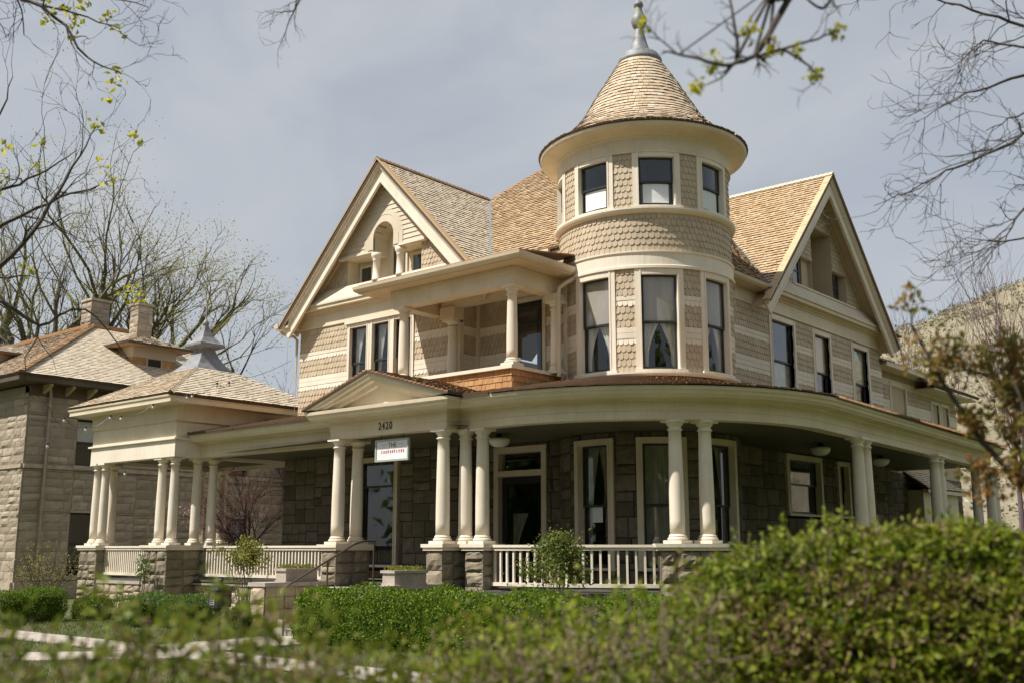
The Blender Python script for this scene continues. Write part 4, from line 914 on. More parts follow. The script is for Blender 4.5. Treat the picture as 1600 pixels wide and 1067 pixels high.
ht = [(th(a) - TW_W / 2 - 0.02, th(a) + TW_W / 2 + 0.02, 1.3, 4.06) for a in (-93.5, -50, -8)]
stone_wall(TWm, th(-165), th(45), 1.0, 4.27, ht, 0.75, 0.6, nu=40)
for a, inn in zip((-93.5, -50, -8), ('tall', 'full=shaded_curtain', 'tall')): window(TWm, th(a), TW_W, 1.35, 4.0, nu=5, inner=inn, cw=0.13, cap=False, casing='cream', proud=0.095)
hr = [(26.05, 28.05, 2.55, 4.16), (29.25, 29.95, 2.55, 4.16)]
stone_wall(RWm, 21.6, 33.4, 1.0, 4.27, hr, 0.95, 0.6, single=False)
window(RWm, 27.05, 1.9, 2.66, 4.08, cw=0.14, cap=False, casing='cream', split=0.55, proud=0.09); window(RWm, 29.6, 0.6, 2.66, 4.08, cw=0.12, cap=False, casing='cream', proud=0.09)
obj('notice_sheet', MB().pbox(TWm, th(-93) - 0.16, th(-93) + 0.14, 2.32, 2.66, -0.1, -0.096, 2), 'paper', MAN)

# ---- railings
def railing(mp_, u0, u1, step, nu=1, z0=1.03, z1=1.72, wd=0.042):
    r_ = obj('railing', MB().pbox(mp_, u0, u1, z1, z1 + 0.06, -0.05, 0.05, nu).pbox(mp_, u0, u1, z1 + 0.06, z1 + 0.11, -0.075, 0.075, nu), 'cream_white', MAN)
    obj('bottom_rail', MB().pbox(mp_, u0, u1, z0, z0 + 0.07, -0.06, 0.06, nu), 'cream_white', r_)
    k = int((u1 - u0) / step)
    for i in range(k):
        u = u0 + (i + 0.5) * (u1 - u0) / k
        obj('baluster', MB().pbox(mp_, u - wd / 2, u + wd / 2, z0 + 0.07, z1, -wd / 2, wd / 2), 'cream_white', r_)
    return r_
railing(AM, R(-95.5) * 4.5, ua - 0.02, 0.165, 20)
railing(AM, ub + 0.02, R(0) * 4.5, 0.165, 20)
railing(lambda u, z, o: (u, 16.98 - o, z), -25.2, -18.92, 0.125)
railing(lambda u, z, o: (u, 16.2 - o, z), -29.05, -26.42, 0.1)
# ---- porch base walls, steps and cheek walls
def base_wall(mp_, u0, u1, z1, mat='warm_stone', wmax=0.7, hmax=0.36):
    w_ = obj('base_wall', MB().pbox(mp_, u0, u1, 0, z1, -0.3, 0), 'mortar', MAN); stones_on(mp_, u0, u1, 0, z1 - 0.05, w_, wmax, hmax, 0.04, mat=mat); obj('base_coping', MB().pbox(mp_, u0, u1, z1 - 0.05, z1 + 0.03, -0.35, 0.07), 'concrete', w_); return w_
base_wall(lambda u, z, o: (u, 16.05 - o, z), -29.1, -26.3, 0.86); base_wall(lambda u, z, o: (u, 16.82 - o, z), -25.4, -18.95, 0.86)
st = MB()
for i in range(6): st.box(-18.5, -15.68, 14.2 + i * 0.28 - 0.28, 15.8, i * 0.157, (i + 1) * 0.157 - 0.002)
obj('entrance_steps', st, 'concrete', MAN)
for x0, x1 in ((-19.0, -18.52), (-15.66, -15.2)):
    c = obj('cheek_wall', MB().box(x0, x1, 13.95, 15.74, 0, 0.98), 'mortar', MAN)
    stones_on(lambda u, z, o: (u, 13.95 - o, z), x0, x1, 0, 0.98, c, 0.5, 0.36, 0.04, mat='warm_stone'); stones_on(lambda u, z, o: (x1 + o, u, z), 13.95, 15.74, 0, 0.98, c, 0.9, 0.36, 0.02, mat='warm_stone', rough=0.006)
    obj('cheek_cap', MB().box(x0 - 0.05, x1 + 0.05, 13.9, 15.74, 0.98, 1.06), 'concrete', c)
hr_ = MB(); xh = -17.75
hr_.tube([(xh, 13.75, 0.86), (xh, 13.8, 0.95), (xh, 14.0, 1.06), (xh, 15.7, 1.86), (xh, 15.95, 1.92), (xh, 16.3, 1.92)], 0.024, 8)
for y, zt in ((13.85, 0.98), (14.95, 1.5), (16.25, 1.9)): hr_.tube([(xh, y, 0.0 if y < 14 else (0.5 if y < 15 else 0.95)), (xh, y, zt)], 0.02, 6)
tag(obj('handrail', hr_, 'rail_metal', None, smooth=True), 'dark metal handrail running up the entrance steps', 'handrail')

# ---- pavilion at the far end of the porch
PX0, PX1, PY0, PY1 = -29.87, -25.45, 16.0, 20.4
def ring(o, z0, z1, ins=0.3):
    m_ = MB(); a, b, c, d = PX0 - o, PX1 + o, PY0 - o, PY1 + o
    m_.box(a, b, c, c + ins, z0, z1).box(a, b, d - ins, d, z0, z1).box(a, a + ins, c + ins, d - ins, z0, z1).box(b - ins, b, c + ins, d - ins, z0, z1); return m_
pv = obj('pavilion_beam', ring(0, 4.2, 4.66), 'cream_white', MAN)
obj('pavilion_moulding', ring(0.07, 4.66, 4.71), 'cream_white', MAN); obj('pavilion_wall', ring(-0.02, 4.71, 5.2), 'cream', MAN); obj('pavilion_frieze', ring(0.02, 5.2, 5.6), 'cream', MAN); obj('pavilion_moulding', ring(0.045, 5.17, 5.2), 'cream', MAN)
obj('pavilion_eave', MB().box(PX0 - 0.47, PX1 + 0.47, PY0 - 0.52, PY1 + 0.5, 5.6, 5.64).sweep([(PX0 - 0.44, PY0 - 0.49, -1, -1), (PX1 + 0.44, PY0 - 0.49, 1, -1), (PX1 + 0.44, PY1 + 0.47, 1, 1), (PX0 - 0.44, PY1 + 0.47, -1, 1), (PX0 - 0.44, PY0 - 0.49, -1, -1)], [(0, 5.6), (0.02, 5.6), (0.03, 5.72), (0.06, 5.74), (0.07, 5.8), (0, 5.82)], True), 'cream', MAN)
obj('pavilion_ceiling', MB().box(PX0 + 0.2, PX1 - 0.2, PY0 + 0.2, PY1 - 0.2, 4.3, 4.34), 'porch_ceiling', MAN)
obj('pavilion_floor', MB().box(PX0, PX1, PY0 + 0.05, PY1, 0.8, 0.95), 'porch_floor', MAN)
pc = ((PX0 + PX1) / 2, (PY0 + PY1) / 2); ex, ey = 2.76, 2.78; hi_ = 0.66
cn = [(pc[0] - ex, pc[1] - ey, 5.83), (pc[0] + ex, pc[1] - ey, 5.83), (pc[0] + ex, pc[1] + ey, 5.83), (pc[0] - ex, pc[1] + ey, 5.83)]
tp = [(pc[0] + sx * hi_, pc[1] + sy * hi_, 6.98) for sx, sy in ((-1, -1), (1, -1), (1, 1), (-1, 1))]
for i, mt in enumerate(('shingle_cone', 'shingle_silver', 'shingle_tan', 'shingle_tan')):
    roof_plane([cn[i], cn[(i + 1) % 4], tp[(i + 1) % 4], tp[i]], mt, e=0.15, w=0.14, name='pavilion_roof', th_=0.024, shingled=i < 2)
ridge_cap(np.array(cn[1]) + (0, 0, 0.02), np.array(tp[1]) + (0, 0, 0.02), None, 'shingle_silver', 0.14)
def sq(prof, rot=math.pi / 4): 
    m_ = MB(); return m_.lathe((*pc, 0), [(r_ * math.sqrt(2), z) for r_, z in prof], 4, rot, rot + 2 * math.pi)
pf = obj('pavilion_finial', sq([(0.72, 6.90), (0.66, 6.98), (0.45, 7.2), (0.3, 7.45), (0.235, 7.62), (0.235, 7.66), (0.40, 7.72), (0.43, 7.76), (0.43, 7.83), (0.34, 7.88), (0.2, 8.05), (0.11, 8.25), (0.06, 8.42), (0, 8.43)]), 'zinc', MAN)
sc_ = MB().lathe((*pc, 8.38), [(0.03, 0), (0.085, 0.05), (0.1, 0.11), (0.07, 0.18), (0.03, 0.22), (0.02, 0.3), (0.012, 0.74), (0, 0.75)], 12)
for s_ in (-1, 1): sc_.tube([(pc[0] + s_ * 0.09 * math.sin(a) * 0.76, pc[1] + s_ * 0.09 * math.sin(a) * 0.65, 8.66 + 0.34 * a / 5) for a in np.linspace(0, 5.5, 22)], 0.012, 5)
obj('finial_scroll', sc_, 'zinc', pf, smooth=True)
for x, y in ((-29.7, 16.18), (-29.26, 16.18), (-29.7, 16.68), (-26.3, 16.2), (-25.72, 16.22), (-25.72, 16.92), (-25.5, 17.28), (-29.7, 20.2), (-29.25, 20.2), (-29.7, 19.7), (-25.65, 20.2)): column(x, y, ZB, ZT, 0.128, 'pavilion_column', plinth=0.18)
pedestal(-29.97, -29.05, 15.95, 16.95); pedestal(-26.55, -25.45, 15.95, 16.98); pedestal(-25.75, -25.2, 17.0, 17.55); pedestal(-29.97, -29.05, 19.5, 20.45, single=False)

# ---- rear wing and little shed roofs beyond the side gable
WMp = lambda u, z, o: (-13.0 + o, u, z)
wh = [(34.75, 36.05, 5.6, 7.1), (38.6, 39.3, 5.6, 6.85), (39.6, 40.3, 5.6, 6.85)]
course_wall(WMp, 33.12, 41.2, 5.2, 7.6, wh, COURSES)
for a, b, c, d in wh: window(WMp, (a + b) / 2, b - a, 5.62, d, cw=0.11, cap=False)
roof_plane([(-12.45, 33.0, 7.62), (-12.45, 38.3, 7.62), (-15.2, 36.9, 9.0), (-15.2, 33.0, 9.0)], 'shingle_silver', name='wing_roof')
roof_plane([(-12.2, 36.5, 7.3), (-12.2, 41.6, 7.3), (-15.2, 39.2, 8.9), (-15.2, 36.5, 8.9)], 'shingle_silver', name='wing_roof')
obj('wing_eave', MB().box(-13.0, -12.5, 33.15, 38.2, 7.5, 7.56).box(-13.0, -12.3, 37.0, 41.5, 7.15, 7.21).box(-12.5, -12.44, 33.15, 38.2, 7.48, 7.62), 'cream', MAN)
obj('wall', MB().box(-18, -13.02, 33.2, 41.2, 0, 7.4), 'beige', MAN)
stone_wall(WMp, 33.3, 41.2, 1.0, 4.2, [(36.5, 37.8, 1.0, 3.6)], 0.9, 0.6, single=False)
roof_plane([(-12.2, 35.45, 3.7), (-12.2, 39.3, 3.7), (-13.02, 38.6, 4.3), (-13.02, 35.45, 4.3)], 'shingle_silver', name='lean_to_roof')
obj('lean_to_wall', MB().box(-13.2, -12.45, 35.6, 39.0, 0, 3.66), 'cream', MAN); obj('lean_to_fascia', MB().box(-12.4, -12.22, 35.45, 39.2, 3.56, 3.68), 'cream', MAN)

# ---- porch lights
for p_, in ((at(780, 688, y=17.9),), (at(1281, 690, x=-11.0),), (at(1375, 716, x=-11.2),)):
    x, y = p_[0], p_[1]
    l_ = obj('porch_light', MB().lathe((x, y, 4.27), [(0.0, -0.3), (0.1, -0.295), (0.19, -0.25), (0.235, -0.18), (0.245, -0.12), (0.22, -0.1)], 20), 'milk_glass', MAN, smooth=True)
    obj('light_rim', MB().lathe((x, y, 4.27), [(0.22, -0.1), (0.25, -0.09), (0.08, -0.06), (0.05, 0.0)], 20), 'black_metal', l_)

# ------------------------------------------------------------------ things on and about the house
sg = thing('hanging_sign', (-16.9, 15.98, 3.6), 'small white framed sign hanging under the porch beam by the house number', 'sign')
SGm = lambda u, z, o: (u, 15.98 - o, z)
obj('sign_frame', MB().pbox(SGm, -17.47, -16.42, 4.06, 4.1, -0.03, 0.03).pbox(SGm, -17.47, -16.42, 3.62, 3.66, -0.03, 0.03).pbox(SGm, -17.47, -17.43, 3.66, 4.06, -0.03, 0.03).pbox(SGm, -16.46, -16.42, 3.66, 4.06, -0.03, 0.03), 'sign_frame', sg)
pl_ = obj('sign_board', MB().pbox(SGm, -17.43, -16.46, 3.66, 4.06, -0.015, 0.012), 'sign_white', sg)
text('sign_lettering', 'THE', 0.14, (-16.93, 15.966, 3.93), (math.pi / 2, 0, 0), 'number_black', sg, ext=0.002)
rl = MB()
for i in range(11): rl.pbox(SGm, -17.28 + i * 0.068, -17.28 + i * 0.068 + 0.045 * rng.uniform(0.6, 1), 3.80, 3.80 + rng.uniform(0.05, 0.075), 0.012, 0.016)
rl.pbox(SGm, -17.3, -17.08, 3.985, 3.992, 0.012, 0.016).pbox(SGm, -16.76, -16.56, 3.985, 3.992, 0.012, 0.016)
obj('sign_strokes', rl, 'sign_red', sg)
obj('sign_hook', MB().tube([(-17.3, 15.98, 4.1), (-17.3, 15.98, 4.22)], 0.008, 5).tube([(-16.6, 15.98, 4.1), (-16.6, 15.98, 4.22)], 0.008, 5), 'black_metal', sg)

# black post box on a pedestal post
b0 = at(343, 952, d=22.5); bx_, by_ = b0[0], b0[1]
mbx = thing('post_box', (bx_, by_, 0), 'black metal post box on a turned post among the front garden shrubs', 'post box')
BM = lambda u, z, o: (bx_ + u, by_ - 0.22 - o, z)
bz = 0.74
obj('box_body', MB().box(bx_ - 0.2, bx_ + 0.2, by_ - 0.22, by_ + 0.22, bz, bz + 0.42), 'black_metal', mbx)
lid = MB().lathe((bx_, by_, bz + 0.42), [(0.4, 0), (0.4, 0.03), (0.3, 0.1), (0.08, 0.17), (0.05, 0.2)], 4, math.pi / 4, math.pi / 4 + 2 * math.pi).lathe((bx_, by_, bz + 0.62), [(0.05, 0), (0.07, 0.03), (0.07, 0.08), (0.03, 0.12), (0, 0.13)], 10)
obj('lid', lid, 'black_metal', mbx)
obj('slot_plate', MB().box(bx_ + 0.2, bx_ + 0.206, by_ - 0.16, by_ + 0.16, bz + 0.32, bz + 0.39), 'rail_metal', mbx)
pm = MB().pbox(BM, -0.13, 0.06, bz + 0.06, bz + 0.38, 0.0, 0.004); obj('number_plate', pm, 'sign_frame', mbx)
pk = MB()
for zz in (0.27, 0.2, 0.08, 0.14): pk.pbox(BM, -0.1, 0.03, bz + zz, bz + zz + 0.03, 0.004, 0.007)
pk.pbox(BM, -0.1, -0.07, bz + 0.08, bz + 0.3, 0.004, 0.007).pbox(BM, 0.0, 0.03, bz + 0.2, bz + 0.36, 0.004, 0.007); obj('plate_marks', pk, 'number_black', mbx)
obj('post', MB().lathe((bx_, by_, 0), [(0.12, 0), (0.12, 0.06), (0.05, 0.1), (0.04, 0.4), (0.06, 0.44), (0.04, 0.5), (0.1, 0.58), (0.18, 0.68), (0.24, 0.72)], 12), 'black_metal', mbx, smooth=True)

mbx.scale = (0.78, 0.78, 0.78)
# planters on the cheek walls
for k, (px_, y_) in enumerate(((-18.76, 14.95), (-15.43, 14.95))):
    t_ = thing('planter', (px_, y_, 1.06), ('pale stone planter box of seedlings on the wall left of the steps', 'pale stone planter box of seedlings on the wall right of the steps')[k], 'planter', 'planters beside the entrance steps')
    b = MB().prism([(px_ - 0.2, y_ - 0.5, 1.06), (px_ + 0.2, y_ - 0.5, 1.06), (px_ + 0.2, y_ + 0.5, 1.06), (px_ - 0.2, y_ + 0.5, 1.06)], (0, 0, 0.27)).box(px_ - 0.24, px_ + 0.24, y_ - 0.54, y_ + 0.54, 1.33, 1.39).box(px_ - 0.22, px_ + 0.22, y_ - 0.52, y_ + 0.52, 1.062, 1.1)
    obj('planter_box', b, 'concrete', t_)
    pts = np.stack([nr.uniform(px_ - 0.2, px_ + 0.2, 700), nr.uniform(y_ - 0.5, y_ + 0.5, 700), nr.uniform(1.37, 1.47, 700)], 1)
    obj('seedlings', MB().add(*leaf_quads(pts, nr.uniform(0.03, 0.06, 700), up=(0, 0, 1))), 'leaf_yellow', t_, kind='stuff')

for o_ in [o for o in COL.objects if o.name.split('.')[0] == 'planter']: o_.scale = (0.85, 0.85, 0.85)
# string lights
sl = thing('string_lights', (-29, 15, 4), 'string of small white bulbs on a dark cord looping past the pavilion roof', 'string lights')
wps = [at(-40, 720, d=24), at(74, 698, d=25), at(100, 658, d=25.3), at(134, 672, d=25.8), at(172, 654, d=26), at(189, 655, d=26), at(239, 637, d=26.3), at(292, 622, d=26.8), at(300, 620, d=26.9), at(339, 603, d=27.5), at(358, 602, d=27.8), at(470, 560, d=29.0)]
cord = []
for a, b in zip(wps[:-1], wps[1:]):
    for f in np.linspace(0, 1, 8)[:-1]: cord.append(a * (1 - f) + b * f + np.array([0, 0, 0.1 - 0.12 * math.sin(f * math.pi)]))
obj('light_cord', MB().tube(cord, 0.006, 4), 'cord', sl)
for p_ in wps[1:-1] + [at(195, 741, d=29.2)]:
    c = p_ + np.array([0, 0, 0.1]); b = obj('bulb', MB().lathe(c, [(0, -0.13), (0.02, -0.125), (0.034, -0.1), (0.032, -0.07), (0.02, -0.05)], 10), 'bulb_glass', sl, smooth=True); obj('bulb_socket', MB().lathe(c, [(0.026, -0.05), (0.026, 0.0), (0, 0.01)], 8), 'cord', b)

# ------------------------------------------------------------------ neighbouring stone house
NB = thing('neighbour_house', (-43, 25, 0), 'tan stone house with hipped shingle roof and two chimneys behind the pavilion', 'house')
NX, NY = -37.85, 17.74; NZ = 7.55
NXm = lambda u, z, o: (NX + o, u, z); NYm = lambda u, z, o: (u, NY - o, z)
nwin = [(19.66, 20.65, 4.78, 6.5), (19.64, 20.6, 0.8, 3.06), (26.4, 27.4, 1.2, 3.0), (26.4, 27.3, 4.6, 6.3), (23.2, 24.1, 4.75, 6.5)]
bk = MB()
for a, b, c, d in cells(NY, 29.8, 0, NZ, nwin): bk.pbox(NXm, a, b, c, d, -0.3, 0)
bk.pbox(NYm, -50, NX - 0.001, 0, NZ, -0.3, 0); wall_n = obj('house_wall', bk, 'neighbour_mortar', NB)
def coursed(mp_, u0, u1, z0, z1, holes, parent, lim, h=0.31, wr=(0.45, 0.95), mat='neighbour_stone'):
    rest = MB(); z = z0; cnt = 0
    while z < z1 - 0.1:
        hh = h * rng.choice((0.8, 1.0, 1.2)); zt = min(z + hh, z1); u = u0
        while u < u1 - 0.02:
            ub = min(u + rng.uniform(*wr), u1); ub = u1 if u1 - ub < 0.15 else ub
            for c in cells(u, ub, z, zt, holes):
                if c[1] - c[0] < 0.05 or c[3] - c[2] < 0.05: continue
                V, F = stone_piece(mp_, *c, rng.uniform(0.012, 0.045), 0.014, nu=4, nz=3)
                if cnt < lim: cnt += 1; obj('stone', MB().add(V, F), mat, parent)
                else: rest.add(V, F)
            u = ub
        z = zt
    if rest.n: obj('stones', rest, mat, parent, kind='stuff')
coursed(NYm, -40.2, NX + 0.02, 0.6, 7.3, [], wall_n, 110)
coursed(NXm, NY + 0.05, 22.2, 0.6, 7.3, nwin, wall_n, 150)
coursed(NXm, 22.2, 29.8, 0.6, 7.3, nwin, wall_n, 0)
obj('string_course', MB().pbox(NXm, NY, 29.8, 4.6, 4.74, 0.0, 0.09).pbox(NYm, -50, NX, 4.6, 4.74, 0.0, 0.088).pbox(NXm, NY, 29.8, 0, 0.6, 0.0, 0.1).pbox(NYm, -50, NX, 0, 0.6, 0, 0.098), 'neighbour_stone', NB)
for a, b, c, d in nwin:
    wn = obj('window', MB().pbox(NXm, a - 0.1, b + 0.1, c - 0.14, c, -0.1, 0.12), 'concrete', NB); obj('lintel', MB().pbox(NXm, a - 0.05, b + 0.05, d, d + 0.06, -0.1, 0.09), 'concrete', wn)
    obj('sash', MB().pbox(NXm, a, a + 0.07, c, d, -0.2, -0.12).pbox(NXm, b - 0.07, b, c, d, -0.2, -0.12).pbox(NXm, a, b, (c + d) / 2 - 0.04, (c + d) / 2 + 0.04, -0.2, -0.118).pbox(NXm, a, b, d - 0.07, d, -0.2, -0.119).pbox(NXm, a, b, c, c + 0.08, -0.2, -0.119), 'dark_sash', wn)
    obj('pane', MB().pbox(NXm, a + 0.03, b - 0.03, c + 0.03, d - 0.03, -0.17, -0.165), 'glass', wn); obj('room_recess', MB().pbox(NXm, a - 0.1, b + 0.1, c - 0.1, d + 0.1, -0.9, -0.88).pbox(NXm, a - 0.1, a - 0.08, c - 0.1, d + 0.1, -0.88, -0.29).pbox(NXm, b + 0.08, b + 0.1, c - 0.1, d + 0.1, -0.88, -0.29).pbox(NXm, a - 0.08, b + 0.08, d + 0.08, d + 0.1, -0.88, -0.29).pbox(NXm, a - 0.08, b + 0.08, c - 0.1, c - 0.08, -0.88, -0.29), 'room_dark', wn)
    if c > 4: obj('blind', MB().pbox(NXm, a + 0.05, b - 0.05, (c + d) / 2, d, -0.26, -0.25), 'lace', wn)
obj('downspout', MB().tube([(NX + 0.12, NY + 0.75, 0.3), (NX + 0.12, NY + 0.75, 7.3), (NX + 0.5, NY + 0.5, 7.6)], 0.055, 8), 'neighbour_stone', NB)
EV = 0.75; ze = 7.86
cx0 = (NX + EV, NY - EV)
NE = NY - EV + 5.35 * 2 + 2.6
obj('eave', MB().box(-52, NX + EV, NY - EV, NE, 7.62, 7.66).box(NX + EV - 0.05, NX + EV, NY - EV, NE, 7.66, 7.84).box(-52, NX + EV - 0.051, NY - EV, NY - EV + 0.05, 7.66, 7.84).box(NX, NX + 0.05, NY, NE - 0.7, 7.2, 7.62), 'deck_wood', NB)
for i in range(14): obj('bracket', MB().prism([(NX + 0.05, 18.2 + i * 0.85, 7.3), (NX + 0.05, 18.2 + i * 0.85, 7.61), (NX + 0.62, 18.2 + i * 0.85, 7.61), (NX + 0.6, 18.2 + i * 0.85, 7.52)], (0, 0.12, 0)), 'beige', NB)
# hipped roof: the ridge line and hip taken from bearings
hipt = 5.35; ms = 0.60
rz_ = ze + ms * hipt
A_ = (cx0[0] + 0.06, cx0[1] - 0.06, ze); B_ = (cx0[0] - hipt, cx0[1] + hipt, rz_); C_ = (cx0[0] - hipt, 28, rz_); RE = cx0[1] + hipt + 2.6; EE = RE + hipt; D_ = (cx0[0] + 0.06, EE, ze)
roof_plane([A_, D_, (cx0[0] - hipt, RE, rz_), B_], 'shingle_silver', e=0.16, w=0.16, th_=0.036, parent=NB)
roof_plane([D_, (cx0[0] - hipt, RE, rz_), (-50, RE, rz_), (-52, EE, ze)], 'shingle_tan', shingled=False, parent=NB)
roof_plane([A_, B_, (-50, cx0[1] + hipt, rz_), (-52, cx0[1] - 0.06, ze)], 'shingle_cone', e=0.16, w=0.16, th_=0.026, parent=NB)
obj('ridge_flashing', MB().box(cx0[0] - hipt - 0.15, cx0[0] - hipt + 0.15, cx0[1] + hipt, RE, rz_ - 0.05, rz_ + 0.09).box(-50, cx0[0] - hipt, cx0[1] + hipt - 0.15, cx0[1] + hipt + 0.15, rz_ - 0.05, rz_ + 0.09), 'shingle_brown', NB)
hc = MB(); av, bv = np.array(A_), np.array(B_); kk = 34
for i in range(kk):
    p0 = av + (bv - av) * i / kk; p1 = av + (bv - av) * (i + 1.1) / kk
    for s_ in (np.array([0.13, 0.13, -0.0]), np.array([-0.13, -0.13, -0.0])): hc.add([p0 + (0, 0, 0.1), p1 + (0, 0, 0.07), p1 + s_ + (0, 0, 0.04), p0 + s_ + (0, 0, 0.07)], [(0, 1, 2, 3)])
obj('hip_cap', hc, 'shingle_brown', NB)
def chimney(px, pyt, pyb, d, w):
    p_ = at(px, pyb, d=d); q = at(px, pyt, d=d); h = w / 2
    c = obj('chimney', MB().box(p_[0] - h, p_[0] + h, p_[1] - h, p_[1] + h, p_[2] - 1.2, q[2]), 'neighbour_mortar', NB)
    mF = lambda u, z, o: (u, p_[1] - h - o, z); mR = lambda u, z, o: (p_[0] + h + o, u, z)
    coursed(mF, p_[0] - h, p_[0] + h, p_[2] - 0.8, q[2], [], c, 10, h=0.26, wr=(0.3, 0.6)); coursed(mR, p_[1] - h, p_[1] + h, p_[2] - 0.8, q[2], [], c, 10, h=0.26, wr=(0.3, 0.6))
    obj('chimney_cap', MB().box(p_[0] - h - 0.06, p_[0] + h + 0.06, p_[1] - h - 0.06, p_[1] + h + 0.06, q[2], q[2] + 0.1), 'neighbour_stone', c); return q
chimney(147, 474, 520, 47, 0.86); q = chimney(219, 480, 526, 45, 0.66)
obj('flue_pipe', MB().tube([q + (0, 0, 0), q + (0, 0, 0.5)], 0.1, 10), 'zinc', NB)
def dormer(cx_, cy_, w, d0, zt, face):
    """hip-roofed dormer; face is the outward axis, 'x' or 'y'"""
    mp_ = (lambda a, o: (cx_ + o, cy_ + a)) if face == 'x' else (lambda a, o: (cx_ + a, cy_ - o))
    def bx(mb, a0, a1, o0, o1, z0, z1):
        p = [mp_(a0, o0), mp_(a1, o0), mp_(a1, o1), mp_(a0, o1)]; mb.prism([(x, y, z0) for x, y in p], (0, 0, z1 - z0))
    h = w / 2; zb_ = zt - 1.25; m_ = MB(); bx(m_, -h, h, -d0, 0, zb_, zt - 0.45)
    dm_ = obj('dormer', m_, 'deck_wood', NB); cl = MB()
    P3 = lambda a, o, z: (*mp_(a, o), z)
    for pol, out in (([P3(-h, 0.005, zb_), P3(h, 0.005, zb_), P3(h, 0.005, zt - 0.45), P3(-h, 0.005, zt - 0.45)], P3(0, 1, 0)), ([P3(-h - 0.005, -d0, zb_), P3(-h - 0.005, 0, zb_), P3(-h - 0.005, 0, zt - 0.45), P3(-h - 0.005, -d0, zt - 0.45)], None), ([P3(h + 0.005, -d0, zb_), P3(h + 0.005, 0, zb_), P3(h + 0.005, 0, zt - 0.45), P3(h + 0.005, -d0, zt - 0.45)], None)):
        ctr = np.array(P3(0, -d0 / 2, zt)); o_ = np.mean(pol, 0) - ctr; o_[2] = 0
        solids(cl, shingle_rows(pol, 0.16, 0.15, 0.02, out=o_))
    obj('shingles', cl, 'shingle_orange', dm_, kind='stuff')
    f = MB(); bx(f, -h - 0.04, h + 0.04, -d0, 0.04, zt - 0.45, zt - 0.02); obj('dormer_frieze', f, 'beige', dm_)
    e_ = MB(); bx(e_, -h - 0.5, h + 0.5, -d0, 0.5, zt - 0.02, zt + 0.04); obj('dormer_eave', e_, 'shingle_brown', dm_)
    wn = MB(); bx(wn, -0.3, 0.3, -0.02, 0.03, zb_ + 0.2, zt - 0.48); obj('dormer_window', wn, 'room_dark', dm_)
    fr2 = MB(); bx(fr2, -0.36, -0.3, 0, 0.05, zb_ + 0.2, zt - 0.45); bx(fr2, 0.3, 0.36, 0, 0.05, zb_ + 0.2, zt - 0.45); obj('dormer_casing', fr2, 'beige', dm_)
    r_ = h + 0.55; rise = 0.62 * r_; ap = P3(0, 0.55 - r_, zt + 0.05 + rise * 0.62); bp = P3(0, -d0 - 1.2, zt + 0.05 + rise * 0.62)
    e0, e1, e2, e3 = P3(-r_, 0.55, zt + 0.05), P3(r_, 0.55, zt + 0.05), P3(r_, -d0 - 0.6, zt + 0.05), P3(-r_, -d0 - 0.6, zt + 0.05)
    for pol, mt in (([e0, e1, ap], 'shingle_silver' if face == 'x' else 'shingle_tan'), ([e0, ap, bp, e3], 'shingle_cone'), ([e1, ap, bp, e2], 'shingle_silver')):
        roof_plane(pol, mt, e=0.16, w=0.15, name='dormer_roof', parent=NB)
pd_ = at(240, 575, x=-39.1); dormer(-39.1, pd_[1], 1.9, 2.6, 9.85, 'x')
pe_ = at(40, 560, y=20.3); dormer(pe_[0] - 1.0, 19.0, 2.0, 2.4, 9.6, 'y')

# ------------------------------------------------------------------ trees
def grow(paths, tips, p, d, length, rad, level, maxl, rg, up=0.12, wob=0.35, kids=(3, 5), ratio=0.62, spread=0.75, minr=0.004):
    n = max(3, int(4 + 2 * (maxl - level) / max(1, maxl))); pts = [p]; d = unit(d); step = length / n; dd = [d]
    for i in range(n):
        d = unit(d + np.array([rg.gauss(0, wob), rg.gauss(0, wob), rg.gauss(0, wob) + up]) * 0.45); pts.append(pts[-1] + d * step); dd.append(d)
    r_end = max(rad * (0.5 if level < maxl else 0.3), minr * 0.5)
    paths.append((np.array(pts), np.linspace(rad, r_end, n + 1), level))
    if level >= maxl: tips.append((pts[-1], d)); return
    for k in range(rg.randint(*kids)):
        f = rg.uniform(0.35, 1.0) if k else 1.0; i = min(n, int(f * n)); s_ = unit(np.cross(dd[i], [rg.gauss(0, 1), rg.gauss(0, 1), rg.gauss(0, 1)]))
        nd = unit(dd[i] + s_ * rg.uniform(0.45, 1.0) * spread)
        rr = np.interp(i, [0, n], [rad, r_end]) * rg.uniform(0.55, 0.8)
        grow(paths, tips, pts[i], nd, length * ratio * rg.uniform(0.75, 1.2), max(rr, minr), level + 1, maxl, rg, up, wob, kids, ratio, spread, minr)
def tree_mesh(paths, maxl, lo=0, hi=99):
    mb = MB()
    for pts, rad, lv in paths:
        if lo <= lv <= hi: mb.tube(pts, rad, 8 if lv == 0 else (6 if lv == 1 else (4 if lv < maxl else 3)), r=0.5)
    return mb
